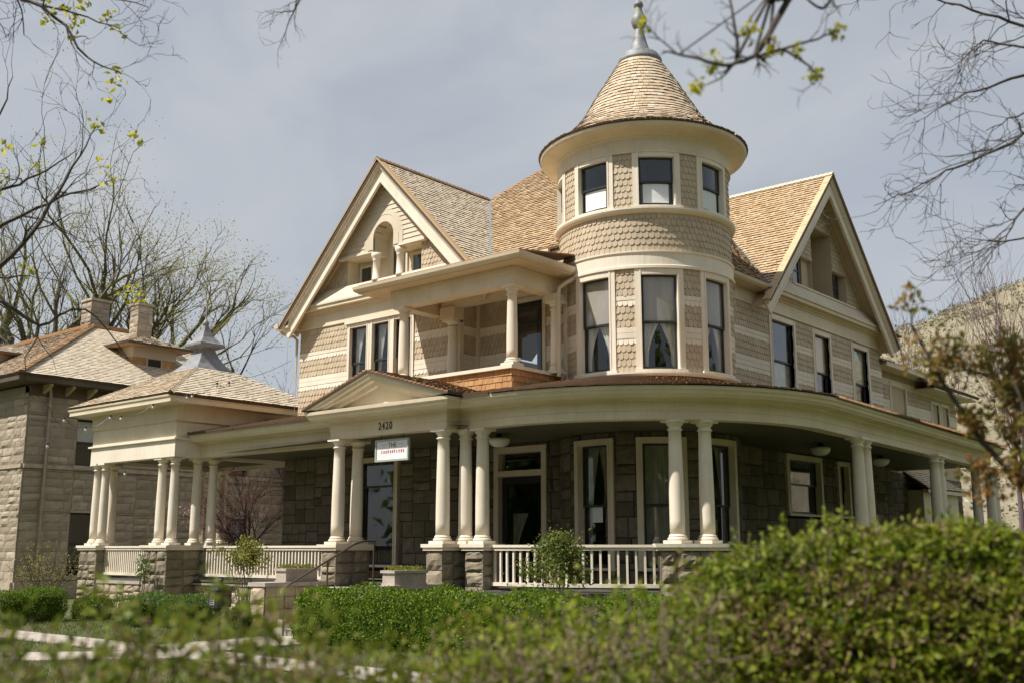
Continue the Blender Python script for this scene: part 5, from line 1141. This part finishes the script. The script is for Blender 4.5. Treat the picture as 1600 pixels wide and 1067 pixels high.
def bare_tree(name, base, height, rad, lean, seed, label, leaf=None, nleaf=3, lsize=0.12, maxl=5, mat='bark_far', kids=(3, 5), group=None, up=0.16, forks=None, minr=0.008, ratio=0.66, spread=0.75, lspread=0.25):
    rg = random.Random(seed); base = np.asarray(base, float); t_ = thing(name, tuple(base), label, 'tree', group)
    paths, tips = [], []
    pts = [base]; d = unit((lean[0], lean[1], 1.0)); trunk = height * 0.3
    for i in range(5): d = unit(d + np.array([rg.gauss(0, 0.06), rg.gauss(0, 0.06), 0.05])); pts.append(pts[-1] + d * trunk / 5)
    paths.append((np.array(pts), np.linspace(rad * 1.25, rad * 0.85, 6), 0))
    for k in range(forks or 4):
        a = 2 * math.pi * (k + rg.uniform(-0.25, 0.25)) / (forks or 4); s_ = np.array([math.cos(a), math.sin(a), 0])
        grow(paths, tips, pts[-1 - (k % 2)], unit(d + s_ * rg.uniform(0.2, 0.5)), height * 0.30 * rg.uniform(0.85, 1.2), rad * rg.uniform(0.5, 0.7), 1, maxl, rg, up=up, kids=kids, minr=minr, ratio=ratio, spread=spread)
    obj('trunk', tree_mesh(paths, maxl, 0, 1), mat, t_); cr = obj('branches', tree_mesh(paths, maxl, 2), mat, t_)
    if leaf:
        P_ = np.repeat(np.array([t[0] for t in tips]), nleaf, 0); P_ = P_ + nr.normal(size=P_.shape) * lspread
        obj('crown', MB().add(*leaf_quads(P_, nr.uniform(0.5, 1.2, len(P_)) * lsize, up=(0, 0, 0.3))), leaf, t_)
    return t_
def spot(px, d): p_ = at(px, 857, d=d); return (p_[0], p_[1], 0.0)
bare_tree('bare_tree', spot(122, 56), 22.5, 0.6, (-0.02, 0.0), 3, 'mossy bare tree with several forked limbs behind the stone house chimneys', 'leaf_olive', 16, 0.12, minr=0.018, kids=(2, 4), lspread=0.4, spread=0.7, forks=5)
bare_tree('bare_tree', spot(185, 60), 23.5, 0.75, (0.02, 0.02), 8, 'bare tree with a tall crooked limb right of the chimneys', 'leaf_olive', 16, 0.12, minr=0.018, kids=(2, 4), lspread=0.4, spread=0.7, forks=4)
bare_tree('bare_tree', spot(238, 55), 13.5, 0.5, (0.03, 0.02), 14, 'low spreading budding tree behind the pavilion finial', 'leaf_olive', 16, 0.12, minr=0.018, kids=(2, 4), lspread=0.4, spread=0.7, forks=5, up=0.14)
bare_tree('bare_tree', spot(50, 52), 21, 0.55, (-0.02, 0.02), 21, 'mossy bare tree rising above the left dormer', 'leaf_olive', 16, 0.12, minr=0.018, kids=(2, 4), lspread=0.4, spread=0.7, forks=4)
bare_tree('bare_tree', spot(-30, 62), 25, 0.6, (0.05, 0.0), 27, 'leaning bare tree at the left edge behind the stone house', 'leaf_olive', 16, 0.12, minr=0.018, kids=(2, 4), lspread=0.4, spread=0.7, forks=4)
bare_tree('redbud_tree', spot(450, 46), 9.6, 0.14, (-0.08, -0.06), 31, 'purplish bare redbud rising between the pavilion roof and the mansion', 'leaf_pink', 1, 0.09, mat='redbud_bark', forks=5, up=0.25, minr=0.007)
bare_tree('redbud_tree', spot(405, 33.5), 4.4, 0.06, (0.0, 0.0), 35, 'pink blossoming redbud seen between the porch columns', 'leaf_pink', 14, 0.07, maxl=4, kids=(3, 4), mat='redbud_bark', forks=5, up=0.1, lspread=0.1)
bare_tree('bare_tree', spot(1478, 62), 17.5, 0.12, (0.0, 0.0), 41, 'thin leafless tree on the hillside beside the gable', None, mat='redbud_bark', forks=4, up=0.45, minr=0.01, maxl=4, spread=0.45)
bare_tree('bare_tree', spot(1590, 50), 17.5, 0.12, (0.0, 0.0), 43, 'slender leafless tree at the right edge of the hillside', None, mat='redbud_bark', forks=4, up=0.4, minr=0.01, maxl=4, spread=0.5)

tl_ = []  # out-of-view foliage added to darken window reflections and cut ambient light
for k in range(46):
    a = k / 45; x, y = (-58 + 74 * min(1, a * 1.6), -22 + 3 * math.sin(k * 2.1)) if a < 0.62 else (17 + 2 * math.sin(k * 1.7), -20 + (a - 0.62) / 0.38 * 66)
    h = rng.uniform(8, 14); tl_.append(np.array([x, y, 0]) + nr.normal(size=(700, 3)) * (1.9, 1.9, 0) + np.stack([np.zeros(700), np.zeros(700), nr.uniform(0.1, 1, 700) * h], 1))
tl_ = np.concatenate(tl_); obj('added_treeline', MB().add(*leaf_quads(tl_, nr.uniform(0.7, 1.5, len(tl_)))), 'leaf_box', kind='stuff', label='unseen trees across the street, added to darken window reflections and ambient light')
# boughs of street trees reaching into the view; each grows from its own trunk outside it
def bough_tree(name, label, base, limbs, trunk_r, seed, leafm, nbud, bud, bark_='bark', twigs=(3, 5), tl=0.5, maxl=3, minr=0.0025, hang=0.0, nclump=9, dens=1.0, extra=()):
    rg = random.Random(seed); base = np.asarray(base, float); t_ = thing(name, tuple(base), label, 'tree')
    paths, tips = [], []
    top = np.mean([np.asarray(l[0][0]) for l in limbs], 0)
    trunk = [base, base * 0.6 + top * 0.4 * np.array([1, 1, 1]), top]; trunk = [np.array([base[0] + (top[0] - base[0]) * f ** 2, base[1] + (top[1] - base[1]) * f ** 2, base[2] + (top[2] - base[2]) * f]) for f in np.linspace(0, 1, 7)]
    paths.append((np.array(trunk), np.linspace(trunk_r, trunk_r * 0.5, 7), 0))
    for pts, r0, r1 in limbs:
        pts = np.asarray(pts, float); s = np.linspace(0, len(pts) - 1, (len(pts) - 1) * 4 + 1); fine = np.stack([np.interp(s, np.arange(len(pts)), pts[:, k]) for k in range(3)], 1)
        for _ in range(2): fine[1:-1] = (fine[:-2] + fine[1:-1] * 2 + fine[2:]) / 4
        fine[1:-1] += nr.normal(size=fine[1:-1].shape) * tl * 0.018
        paths.append((np.vstack([[top], fine]) if np.linalg.norm(top - fine[0]) > 0.05 else fine, np.linspace(r0, r1, len(fine) + (1 if np.linalg.norm(top - fine[0]) > 0.05 else 0)), 1))
        n = len(fine)
        for i in range(2, n):
            for _ in range(2):
                if rg.random() > dens * 0.6: continue
                d = fine[i] - fine[i - 1]; s_ = unit(np.cross(d, [rg.gauss(0, 1), rg.gauss(0, 1), rg.gauss(0, 1)]))
                rr = r0 + (r1 - r0) * i / n
                grow(paths, tips, fine[i], unit(unit(d) * 0.8 + s_ * rg.uniform(0.5, 1.1) + np.array([0, 0, -hang])), tl * rg.uniform(0.6, 1.3), max(rr * 0.45, minr), 2, 2 + maxl - 1, rg, up=0.05 - hang * 0.3, wob=0.5, kids=(2, 3), ratio=0.6, spread=0.9, minr=minr)
        tips.append((fine[-1], unit(fine[-1] - fine[-2])))
    obj('trunk', tree_mesh(paths, 9, 0, 0), bark_, t_); obj('branches', tree_mesh(paths, 4, 1), bark_, t_)
    rg.shuffle(tips); lb = MB()
    pts = np.array([t[0] for t in tips[:nbud]] + list(extra))
    if len(pts):
        P_ = np.repeat(pts, nclump, 0) + nr.normal(size=(len(pts) * nclump, 3)) * bud * 0.45
        obj('buds', lb.add(*leaf_quads(P_, nr.uniform(0.5, 1.1, len(P_)) * bud, aspect=0.7)), leafm, t_, kind='stuff')
    return t_
D1 = 9.0
q = lambda *a: [at(x, y, d=dd) for x, y, dd in a]
bough_tree('street_tree', 'dark budding boughs with yellow-green leaf clusters across the top left corner', at(-330, 857, d=10) * (1, 1, 0), [
    (q((-120, -60, 9.5), (0, -20, 9.2), (90, 22, 9.0), (135, 95, 9.0), (183, 112, 9.0)), 0.028, 0.005), (q((-80, -50, 9.5), (40, 5, 9.1), (120, 20, 9.0), (188, 45, 9.0)), 0.02, 0.004), (q((-100, -100, 9.6), (60, -30, 9.2), (150, -8, 9.0), (232, 12, 9.0)), 0.02, 0.004), (q((-120, -80, 9.5), (-20, 0, 9.2), (10, 60, 9.1)), 0.015, 0.004)],
    0.16, 5, 'leaf_bud', 3, 0.075, tl=0.38, maxl=3, minr=0.0026, dens=0.45, nclump=12, extra=q((182, 110, 9.0), (74, 28, 9.05), (100, 12, 9.05), (112, 28, 9.0), (168, 26, 9.0), (186, 44, 9.0), (125, 2, 9.1)))
bough_tree('street_tree', 'fine dark branches with a few yellow buds reaching in at the left edge', at(-380, 857, d=12) * (1, 1, 0), [
    (q((-140, 480, 12), (0, 420, 12), (70, 340, 12), (115, 260, 12), (152, 196, 12)), 0.045, 0.005), (q((-120, 330, 12), (0, 298, 12), (60, 275, 12), (120, 235, 12)), 0.03, 0.005), (q((-120, 440, 12), (10, 470, 12), (60, 520, 12.2), (130, 470, 12.4), (200, 560, 12.6)), 0.034, 0.006), (q((-100, 420, 12), (40, 330, 12), (110, 305, 12), (172, 282, 12)), 0.03, 0.005), (q((-100, 250, 12), (0, 190, 12), (20, 120, 12)), 0.025, 0.005)],
    0.22, 9, 'leaf_bud', 16, 0.10, tl=0.62, maxl=3, minr=0.003, dens=0.42)
bough_tree('street_tree', 'blurred near branch with yellow-green buds beside the tower finial', (1.6, -2.2, 0), [
    (q((1420, -420, 5.2), (1290, -90, 4.6), (1228, 5, 4.2), (1190, 75, 4.1), (1175, 92, 4.1), (1130, 105, 4.0), (1080, 88, 4.0), (1035, 82, 4.0)), 0.02, 0.0035), (q((1060, 86, 4.0), (1032, 62, 4.0), (1004, 38, 4.0)), 0.004, 0.002), (q((1178, 90, 4.1), (1220, 75, 4.1), (1262, 100, 4.1), (1275, 118, 4.1)), 0.008, 0.003), (q((1200, 85, 4.1), (1265, 65, 4.1), (1312, 48, 4.1)), 0.007, 0.003), (q((1150, 93, 4.05), (1152, 60, 4.0), (1140, 0, 4.0), (1130, -60, 4.0)), 0.008, 0.004), (q((1150, 95, 4.05), (1130, 122, 4.0), (1090, 139, 4.0)), 0.006, 0.002), (q((1150, 60, 4.0), (1172, 50, 4.0)), 0.004, 0.002), (q((1290, -110, 4.6), (1300, 0, 4.4), (1285, 18, 4.4), (1255, -5, 4.4)), 0.012, 0.004)],
    0.15, 12, 'leaf_bud', 0, 0.036, tl=0.1, maxl=2, minr=0.0015, dens=0.35, nclump=24, extra=q((1002, 37, 4.0), (1113, 100, 4.03), (1172, 48, 4.0), (1088, 138, 4.0), (1311, 49, 4.1), (1273, 118, 4.1), (1243, 82, 4.1), (1205, 78, 4.1)))
bough_tree('street_tree', 'small bare twig hanging into the sky at the top edge', (-3.2, -2.6, 0), [
    (q((560, -500, 7.5), (490, -60, 7.0), (468, 0, 7.0), (450, 40, 7.0), (434, 80, 7.0)), 0.012, 0.002), (q((460, 18, 7.0), (440, 20, 7.0), (424, 18, 7.0)), 0.006, 0.002)],
    0.14, 15, 'leaf_olive', 0, 0.05, tl=0.14, maxl=2, minr=0.0016, hang=0.5, dens=0.7)
bough_tree('street_tree', 'tangle of fine dark leafless twigs filling the upper right corner', at(2050, 857, d=8.5) * (1, 1, 0), [
    (q((1800, 20, 8.5), (1640, 50, 8.2), (1560, 30, 8.0), (1480, 0, 8.0), (1400, -10, 8.0)), 0.02, 0.004), (q((1800, 60, 8.5), (1660, 100, 8.2), (1580, 125, 8.0), (1510, 145, 8.0), (1445, 185, 8.0)), 0.022, 0.003), (q((1800, 150, 8.5), (1640, 190, 8.2), (1560, 235, 8.0), (1490, 262, 8.0), (1440, 290, 8.0), (1365, 322, 8.0)), 0.02, 0.0025), (q((1800, 240, 8.5), (1650, 300, 8.2), (1590, 330, 8.0), (1570, 380, 8.0)), 0.02, 0.004), (q((1800, 330, 8.5), (1680, 360, 8.2), (1560, 378, 8.0), (1510, 372, 8.0)), 0.014, 0.003), (q((1800, 90, 8.5), (1680, 60, 8.2), (1600, 75, 8.0), (1530, 60, 8.0), (1500, 100, 8.0)), 0.018, 0.003), (q((1800, 180, 8.5), (1640, 160, 8.2), (1590, 180, 8.0), (1540, 205, 8.0)), 0.016, 0.003)],
    0.18, 19, 'leaf_olive', 0, 0.05, tl=0.42, maxl=3, minr=0.0028, hang=0.1, dens=0.8)

# ------------------------------------------------------------------ garden shrubs and hedges
def clipped(name, label, box, seed, leafm='leaf_box', n=9000, size=0.045, rnd=0.35, cat='shrub', group=None, wave=0.04):
    """clipped evergreen: leaves over a rounded block, dark stems inside"""
    x0, x1, y0, y1, z1 = box; rg = np.random.default_rng(seed); c = np.array([(x0 + x1) / 2, (y0 + y1) / 2, z1 / 2]); h = np.array([(x1 - x0) / 2, (y1 - y0) / 2, z1 / 2])
    t_ = thing(name, (c[0], c[1], 0), label, cat, group)
    d = rg.uniform(-1, 1, (n, 3)); ax = rg.choice(3, n, p=(h[1] * h[2], h[0] * h[2], h[0] * h[1]) / (h[1] * h[2] + h[0] * h[2] + h[0] * h[1])); d[np.arange(n), ax] = np.sign(d[np.arange(n), ax])
    rr = rnd * h.min(); q_ = d * h; inner = np.clip(q_, -(h - rr), h - rr); v = q_ - inner; L = np.linalg.norm(v, axis=1)[:, None] + 1e-9; q_ = inner + v / L * np.minimum(L, rr)
    nrm = v / L; q_ += nrm * (fbm(q_[:, 0] + c[0], q_[:, 1] + q_[:, 2], 3.1, seed)[:, None] * wave) + rg.normal(size=(n, 3)) * 0.02 - nrm * rg.exponential(0.035, n)[:, None]
    P_ = c + q_; P_ = P_[P_[:, 2] > 0.02]
    obj('foliage', MB().add(*leaf_quads(P_, rg.uniform(0.6, 1.2, len(P_)) * size, up=(0, 0, 0.35))), leafm, t_)
    st_ = MB()
    for _ in range(14):
        a = c + np.array([rg.uniform(-0.5, 0.5) * h[0], rg.uniform(-0.5, 0.5) * h[1], -h[2]]); b = c + np.array([rg.uniform(-0.8, 0.8) * h[0], rg.uniform(-0.8, 0.8) * h[1], h[2] * 0.8]); st_.tube([a, (a + b) / 2 + rg.normal(size=3) * 0.05, b], [0.025, 0.018, 0.008], 5)
    kb = (h - 0.16).clip(0.05); obj('inner_foliage', MB().box(c[0] - kb[0], c[0] + kb[0], c[1] - kb[1], c[1] + kb[1], 0.05, c[2] + kb[2] - 0.06, 0.0), leafm, t_)
    obj('stems', st_, 'bark', t_); return t_
clipped('hedge', 'clipped green boxwood hedge in front of the curved porch', (-16.75, -7.6, 13.1, 14.35, 1.0), 51, n=75000, size=0.055, rnd=0.7, wave=0.07, cat='hedge')
def ball(px, d, w, h, label, seed, leafm='leaf_box', n=7500, rnd=0.8):
    p_ = at(px, 900, d=d); clipped('boxwood_shrub', label, (p_[0] - w / 2, p_[0] + w / 2, p_[1] - w / 2, p_[1] + w / 2, h), seed, leafm, n, 0.045, rnd, 'shrub')
ball(68, 27.0, 1.05, 0.82, 'clipped round boxwood at the foot of the stone house', 61)
ball(148, 27.5, 0.8, 0.55, 'small clipped boxwood at the foot of the pavilion pedestal', 62)
ball(12, 26.0, 0.9, 0.75, 'clipped boxwood at the left edge of the garden', 66)
ball(232, 25.5, 1.2, 0.72, 'low rounded green shrub below the pavilion base wall', 63, 'leaf_shrub')
ball(296, 25.0, 1.1, 0.70, 'rounded light green shrub beside the post box', 64, 'leaf_shrub')
ball(395, 23.2, 0.75, 0.55, 'spiky light green shrub between the post box and the steps', 65, 'leaf_shrub')
def loose_shrub(name, label, base, w, z0, z1, seed, leafm, n, size, stems=9, stem_mat='bark'):
    rg = np.random.default_rng(seed); b = np.asarray(base, float); t_ = thing(name, tuple(b), label, 'shrub'); s_ = MB(); P_ = []
    for _ in range(stems):
        e = b + np.array([rg.normal() * w * 0.33, rg.normal() * w * 0.33, rg.uniform(z0 + (z1 - z0) * 0.5, z1)]); m_ = (b + e) / 2 + rg.normal(size=3) * 0.06; s_.tube([b + rg.normal(size=3) * (0.05, 0.05, 0), m_, e], [0.014, 0.011, 0.005], 5)
    k = 26; cl = b + np.stack([rg.normal(size=k) * w * 0.3, rg.normal(size=k) * w * 0.3, rg.uniform(z0 + 0.1, z1 - 0.1, k)], 1)
    P_ = np.repeat(cl, n // k, 0) + rg.normal(size=(k * (n // k), 3)) * w * 0.13
    obj('stems', s_, stem_mat, t_); obj('foliage', MB().add(*leaf_quads(P_, rg.uniform(0.6, 1.2, len(P_)) * size, up=(0, 0, 0.2))), leafm, t_); return t_
p_ = at(872, 880, d=19.6); loose_shrub('rose_bush', 'leafy green bush growing up in front of the right porch railing', (p_[0], p_[1], 0), 0.85, 1.1, 2.02, 71, 'leaf_rose', 3600, 0.07)
p_ = at(388, 880, d=26.0); loose_shrub('climbing_bush', 'yellow-green climbing bush on bare stems before the left porch railing', (p_[0], p_[1], 0), 0.7, 1.25, 2.05, 72, 'leaf_gold', 2300, 0.07)
p_ = at(70, 880, d=33.0); loose_shrub('twiggy_shrub', 'sparse twiggy shrub against the shaded stone wall', (p_[0], p_[1], 0), 1.6, 0.5, 1.8, 73, 'leaf_olive', 1200, 0.06, stems=30)
p_ = at(222, 880, d=28.6); loose_shrub('climbing_bush', 'small leafy climber on the pavilion railing', (p_[0], p_[1], 0), 0.25, 0.9, 1.7, 74, 'leaf_shrub', 500, 0.06, stems=4)
p_ = at(380, 880, d=23.5); loose_shrub('twiggy_shrub', 'thin forked bare stems behind the post box', (p_[0], p_[1], 0), 0.5, 0.4, 1.3, 75, 'leaf_gold', 160, 0.05, stems=5)

# hedge along the pavement, close to the street
def near_hedge(name, label, samples, seed, leafm, stem_n, leaf_n, size, depth, zlow=0.25, clump=0.055, topbias=2.0):
    """samples: (bearing x, distance, height); leaves thin out downward, stems run to the ground"""
    rg = np.random.default_rng(seed); S_ = np.asarray(samples, float); mid = S_[len(S_) // 2]; b = at(mid[0], 857, d=mid[1])
    t_ = thing(name, (b[0], b[1], 0), label, 'hedge'); s_ = MB(); cl, rv = [], []
    lo, hi = S_[0, 0], S_[-1, 0]
    for _ in range(stem_n):
        x = rg.uniform(lo, hi); d = np.interp(x, S_[:, 0], S_[:, 1]) + rg.uniform(-depth, depth) / 2; h = np.interp(x, S_[:, 0], S_[:, 2]) * (1 - 0.16 * rg.random() ** 2) + rg.normal() * 0.015
        p0 = at(x, 857, d=d); p0[2] = 0; p1 = p0 + np.array([rg.normal() * 0.07, rg.normal() * 0.07, h]); m_ = p0 * 0.45 + p1 * 0.55 + rg.normal(size=3) * 0.03
        s_.tube([p0, m_, p1], [0.009, 0.006, 0.0025], 5)
        for _ in range(5):
            f = rg.uniform(0.55, 0.98); a = p0 + (p1 - p0) * f; e = a + np.array([rg.normal() * 0.09, rg.normal() * 0.09, rg.uniform(0.02, 0.16)]); e[2] = min(e[2], h + 0.01); s_.tube([a, (a + e) / 2 + rg.normal(size=3) * 0.01, e], [0.004, 0.003, 0.0015], 4); cl.append((e, 1))
        k = max(3, leaf_n // stem_n // 6)
        for f in 1 - (1 - zlow) * rg.random(k) ** topbias: cl.append((p0 + (p1 - p0) * f + rg.normal(size=3) * 0.05, 0))
    C_ = np.array([c[0] for c in cl]); per = max(1, leaf_n // len(C_)); P_ = np.repeat(C_, per, 0) + rg.normal(size=(len(C_) * per, 3)) * clump
    tone = np.clip(np.repeat(rg.random(len(C_)), per) * 0.55 + rg.random(len(P_)) * 0.3, 0, 1)
    obj('stems', s_, 'twig', t_); obj('foliage', MB().add(*leaf_quads(P_, rg.uniform(0.6, 1.25, len(P_)) * size, up=(0, 0, 0.5), r=tone)), leafm, t_); return t_
def mound_hedge(name, label, samples, seed, depth, n, size, ntwig):
    """dense clipped hedge: leaf shell over a dark inner mass, short twigs between the leaves"""
    rg = np.random.default_rng(seed); S_ = np.asarray(samples, float); mid = S_[len(S_) // 2]; b = at(mid[0], 857, d=mid[1])
    t_ = thing(name, (b[0], b[1], 0), label, 'hedge')
    def surf(f, a, sc=1.0):
        x = S_[0, 0] + (S_[-1, 0] - S_[0, 0]) * f; d = np.interp(x, S_[:, 0], S_[:, 1]); h = np.interp(x, S_[:, 0], S_[:, 2])
        sa, ca = np.sin(a), np.cos(a); dd = d + depth / 2 * sc * np.sign(sa) * np.abs(sa) ** 0.55; z = (h - (1 - sc) * depth * 0.5) * np.abs(ca) ** 0.45
        lt = (x - 800) / FPX * d
        return np.stack([lt * _rt[0] + dd * _fh[0], lt * _rt[1] + dd * _fh[1], z], -1), np.stack([_fh[0] * sa, _fh[1] * sa, ca + 0.2], -1)
    f, a = rg.random(n), np.clip(rg.normal(-0.35, 0.75, n), -1.45, 1.3); P_, N_ = surf(f, a); N_ /= np.linalg.norm(N_, axis=1)[:, None]
    lump = fbm(P_[:, 0] * 1.0, P_[:, 1] + P_[:, 2] * 1.3, 5.0, seed); P_ = P_ + N_ * (lump[:, None] * 0.034 + (rg.random(n) < 0.04)[:, None] * 0.05 * rg.random(n)[:, None] - rg.exponential(0.045, n)[:, None]) + rg.normal(size=(n, 3)) * 0.016
    keep = (fbm(P_[:, 0] * 1.3, P_[:, 1] + P_[:, 2] * 2.1, 9.0, seed + 2) + 0.35 * a > -0.95) | (rg.random(n) < 0.25); P_, N_, a = P_[keep], N_[keep], a[keep]; n = len(P_)
    tone = np.clip(0.40 + 0.26 * fbm(P_[:, 0], P_[:, 1] * 1.2 + P_[:, 2] * 2.0, 5.0, seed + 5) + 0.42 * (-a - 0.45) * (a < -0.45) + rg.normal(size=n) * 0.22, 0, 1)
    obj('foliage', MB().add(*leaf_quads(P_, rg.uniform(0.55, 1.25, n) * size, up=N_ * 0.45, r=tone)), 'leaf_hedge', t_, kind='stuff')
    ff, aa = np.meshgrid(np.linspace(0, 1, 30), np.linspace(-1.5, 1.5, 16), indexing='ij'); Q_, _ = surf(ff.ravel(), aa.ravel(), 0.8); k = 16
    I, J = np.meshgrid(np.arange(29), np.arange(15), indexing='ij'); cm = MB().add(Q_, np.stack([I * k + J, (I + 1) * k + J, (I + 1) * k + J + 1, I * k + J + 1], -1).reshape(-1, 4), 0.0)
    obj('inner_mass', cm, 'leaf_box', t_)
    tw = MB(); f, a = rg.random(ntwig), np.clip(rg.normal(-0.7, 0.5, ntwig), -1.4, 1.0); A_, N_ = surf(f, a)
    for p0, n_ in zip(A_, N_):
        d_ = unit(n_ + rg.normal(size=3) * 0.5 + (0, 0, 0.4)); L_ = rg.uniform(0.06, 0.16); p1 = p0 - n_ * 0.09; tw.tube([p1, p1 + d_ * L_ * 0.6 + rg.normal(size=3) * 0.008, p1 + d_ * L_], [0.0035, 0.0026, 0.0012], 4)
    sh = []
    for p0, n_ in zip(*surf(rg.random(150), np.clip(rg.normal(-0.2, 0.5, 150), -1.0, 0.8))):
        d_ = unit(n_ * 0.5 + rg.normal(size=3) * 0.35 + (0, 0, 0.6)); L_ = rg.uniform(0.05, 0.13); tw.tube([p0 - d_ * 0.05, p0 + d_ * L_ * 0.5, p0 + d_ * L_], [0.003, 0.002, 0.001], 4); sh += [p0 + d_ * L_ * f_ for f_ in rg.uniform(0.2, 1, 9)]
    obj('shoots', MB().add(*leaf_quads(sh, rg.uniform(0.6, 1.1, len(sh)) * size, r=rg.uniform(0.25, 0.62, len(sh)))), 'leaf_hedge', t_, kind='stuff')
    obj('twigs', tw, 'twig', t_, kind='stuff'); return t_
mound_hedge('garden_hedge', 'tall rounded green hedge mound blurred in the right foreground', [(1040, 4.5, 1.40), (1075, 4.45, 1.60), (1110, 4.4, 1.66), (1170, 4.3, 1.73), (1240, 4.25, 1.785), (1340, 4.2, 1.795), (1450, 4.2, 1.795), (1540, 4.15, 1.755), (1620, 4.1, 1.715), (1780, 4.0, 1.69)], 81, 1.1, 95000, 0.034, 4500)
near_hedge('garden_hedge', 'loose twiggy hedge shoots blurred in the centre foreground', [(640, 3.4, 1.34), (740, 3.5, 1.46), (800, 3.55, 1.535), (880, 3.6, 1.555), (960, 3.7, 1.57), (1060, 3.8, 1.60), (1130, 3.9, 1.60)], 82, 'leaf_hedge', 180, 15000, 0.032, 1.0, topbias=1.3, zlow=0.5, clump=0.045)
near_hedge('garden_hedge', 'sparse blurred hedge shoots with yellow-green leaves in the left foreground', [(-120, 2.7, 1.58), (60, 2.7, 1.565), (180, 2.75, 1.565), (330, 2.8, 1.565), (440, 2.85, 1.53), (560, 2.9, 1.47), (700, 3.1, 1.45)], 83, 'leaf_yellow', 115, 6800, 0.036, 0.7, topbias=2.2, zlow=0.6, clump=0.022)
# bronze-leaved shrub leaning in at the right
bs = thing('bronze_shrub', tuple(at(1700, 857, d=4.6) * (1, 1, 0)), 'blurred bronze and green leaved shrub leaning in at the right edge', 'shrub')
lim = [q((1720, 1150, 4.6), (1690, 860, 4.6), (1610, 770, 4.5), (1535, 690, 4.5), (1475, 600, 4.5), (1425, 510, 4.5)), q((1700, 1000, 4.6), (1670, 760, 4.5), (1610, 640, 4.5), (1555, 590, 4.5), (1520, 580, 4.5)), q((1710, 960, 4.6), (1650, 740, 4.4), (1600, 640, 4.4), (1580, 580, 4.4)), q((1720, 1100, 4.6), (1650, 790, 4.5), (1590, 700, 4.5), (1560, 740, 4.5)), q((1700, 900, 4.6), (1650, 700, 4.4), (1625, 600, 4.4))]
rg = random.Random(91); paths, tips = [], []
for l_ in lim:
    l_ = np.asarray(l_); paths.append((l_, np.linspace(0.022, 0.006, len(l_)), 1))
    for i in range(2, len(l_)):
        for _ in range(1 if i == len(l_) - 1 and l_ is not None and len(l_) == 6 else 4): grow(paths, tips, l_[i], unit(unit(l_[i] - l_[i - 1]) + np.array([rg.gauss(0, 0.5), rg.gauss(0, 0.5), rg.gauss(0, 0.4)])), rg.uniform(0.06, 0.15), 0.004, 3, 4, rg, minr=0.002)
obj('branches', tree_mesh(paths, 4), 'bark', bs)
tp_ = np.array([t[0] for t in tips]); P_ = np.repeat(tp_, 8, 0) + nr.normal(size=(len(tp_) * 8, 3)) * 0.024
obj('foliage', MB().add(*leaf_quads(P_, nr.uniform(0.025, 0.05, len(P_)), r=np.repeat(nr.random(len(tp_)), 8))), 'leaf_bronze', bs)
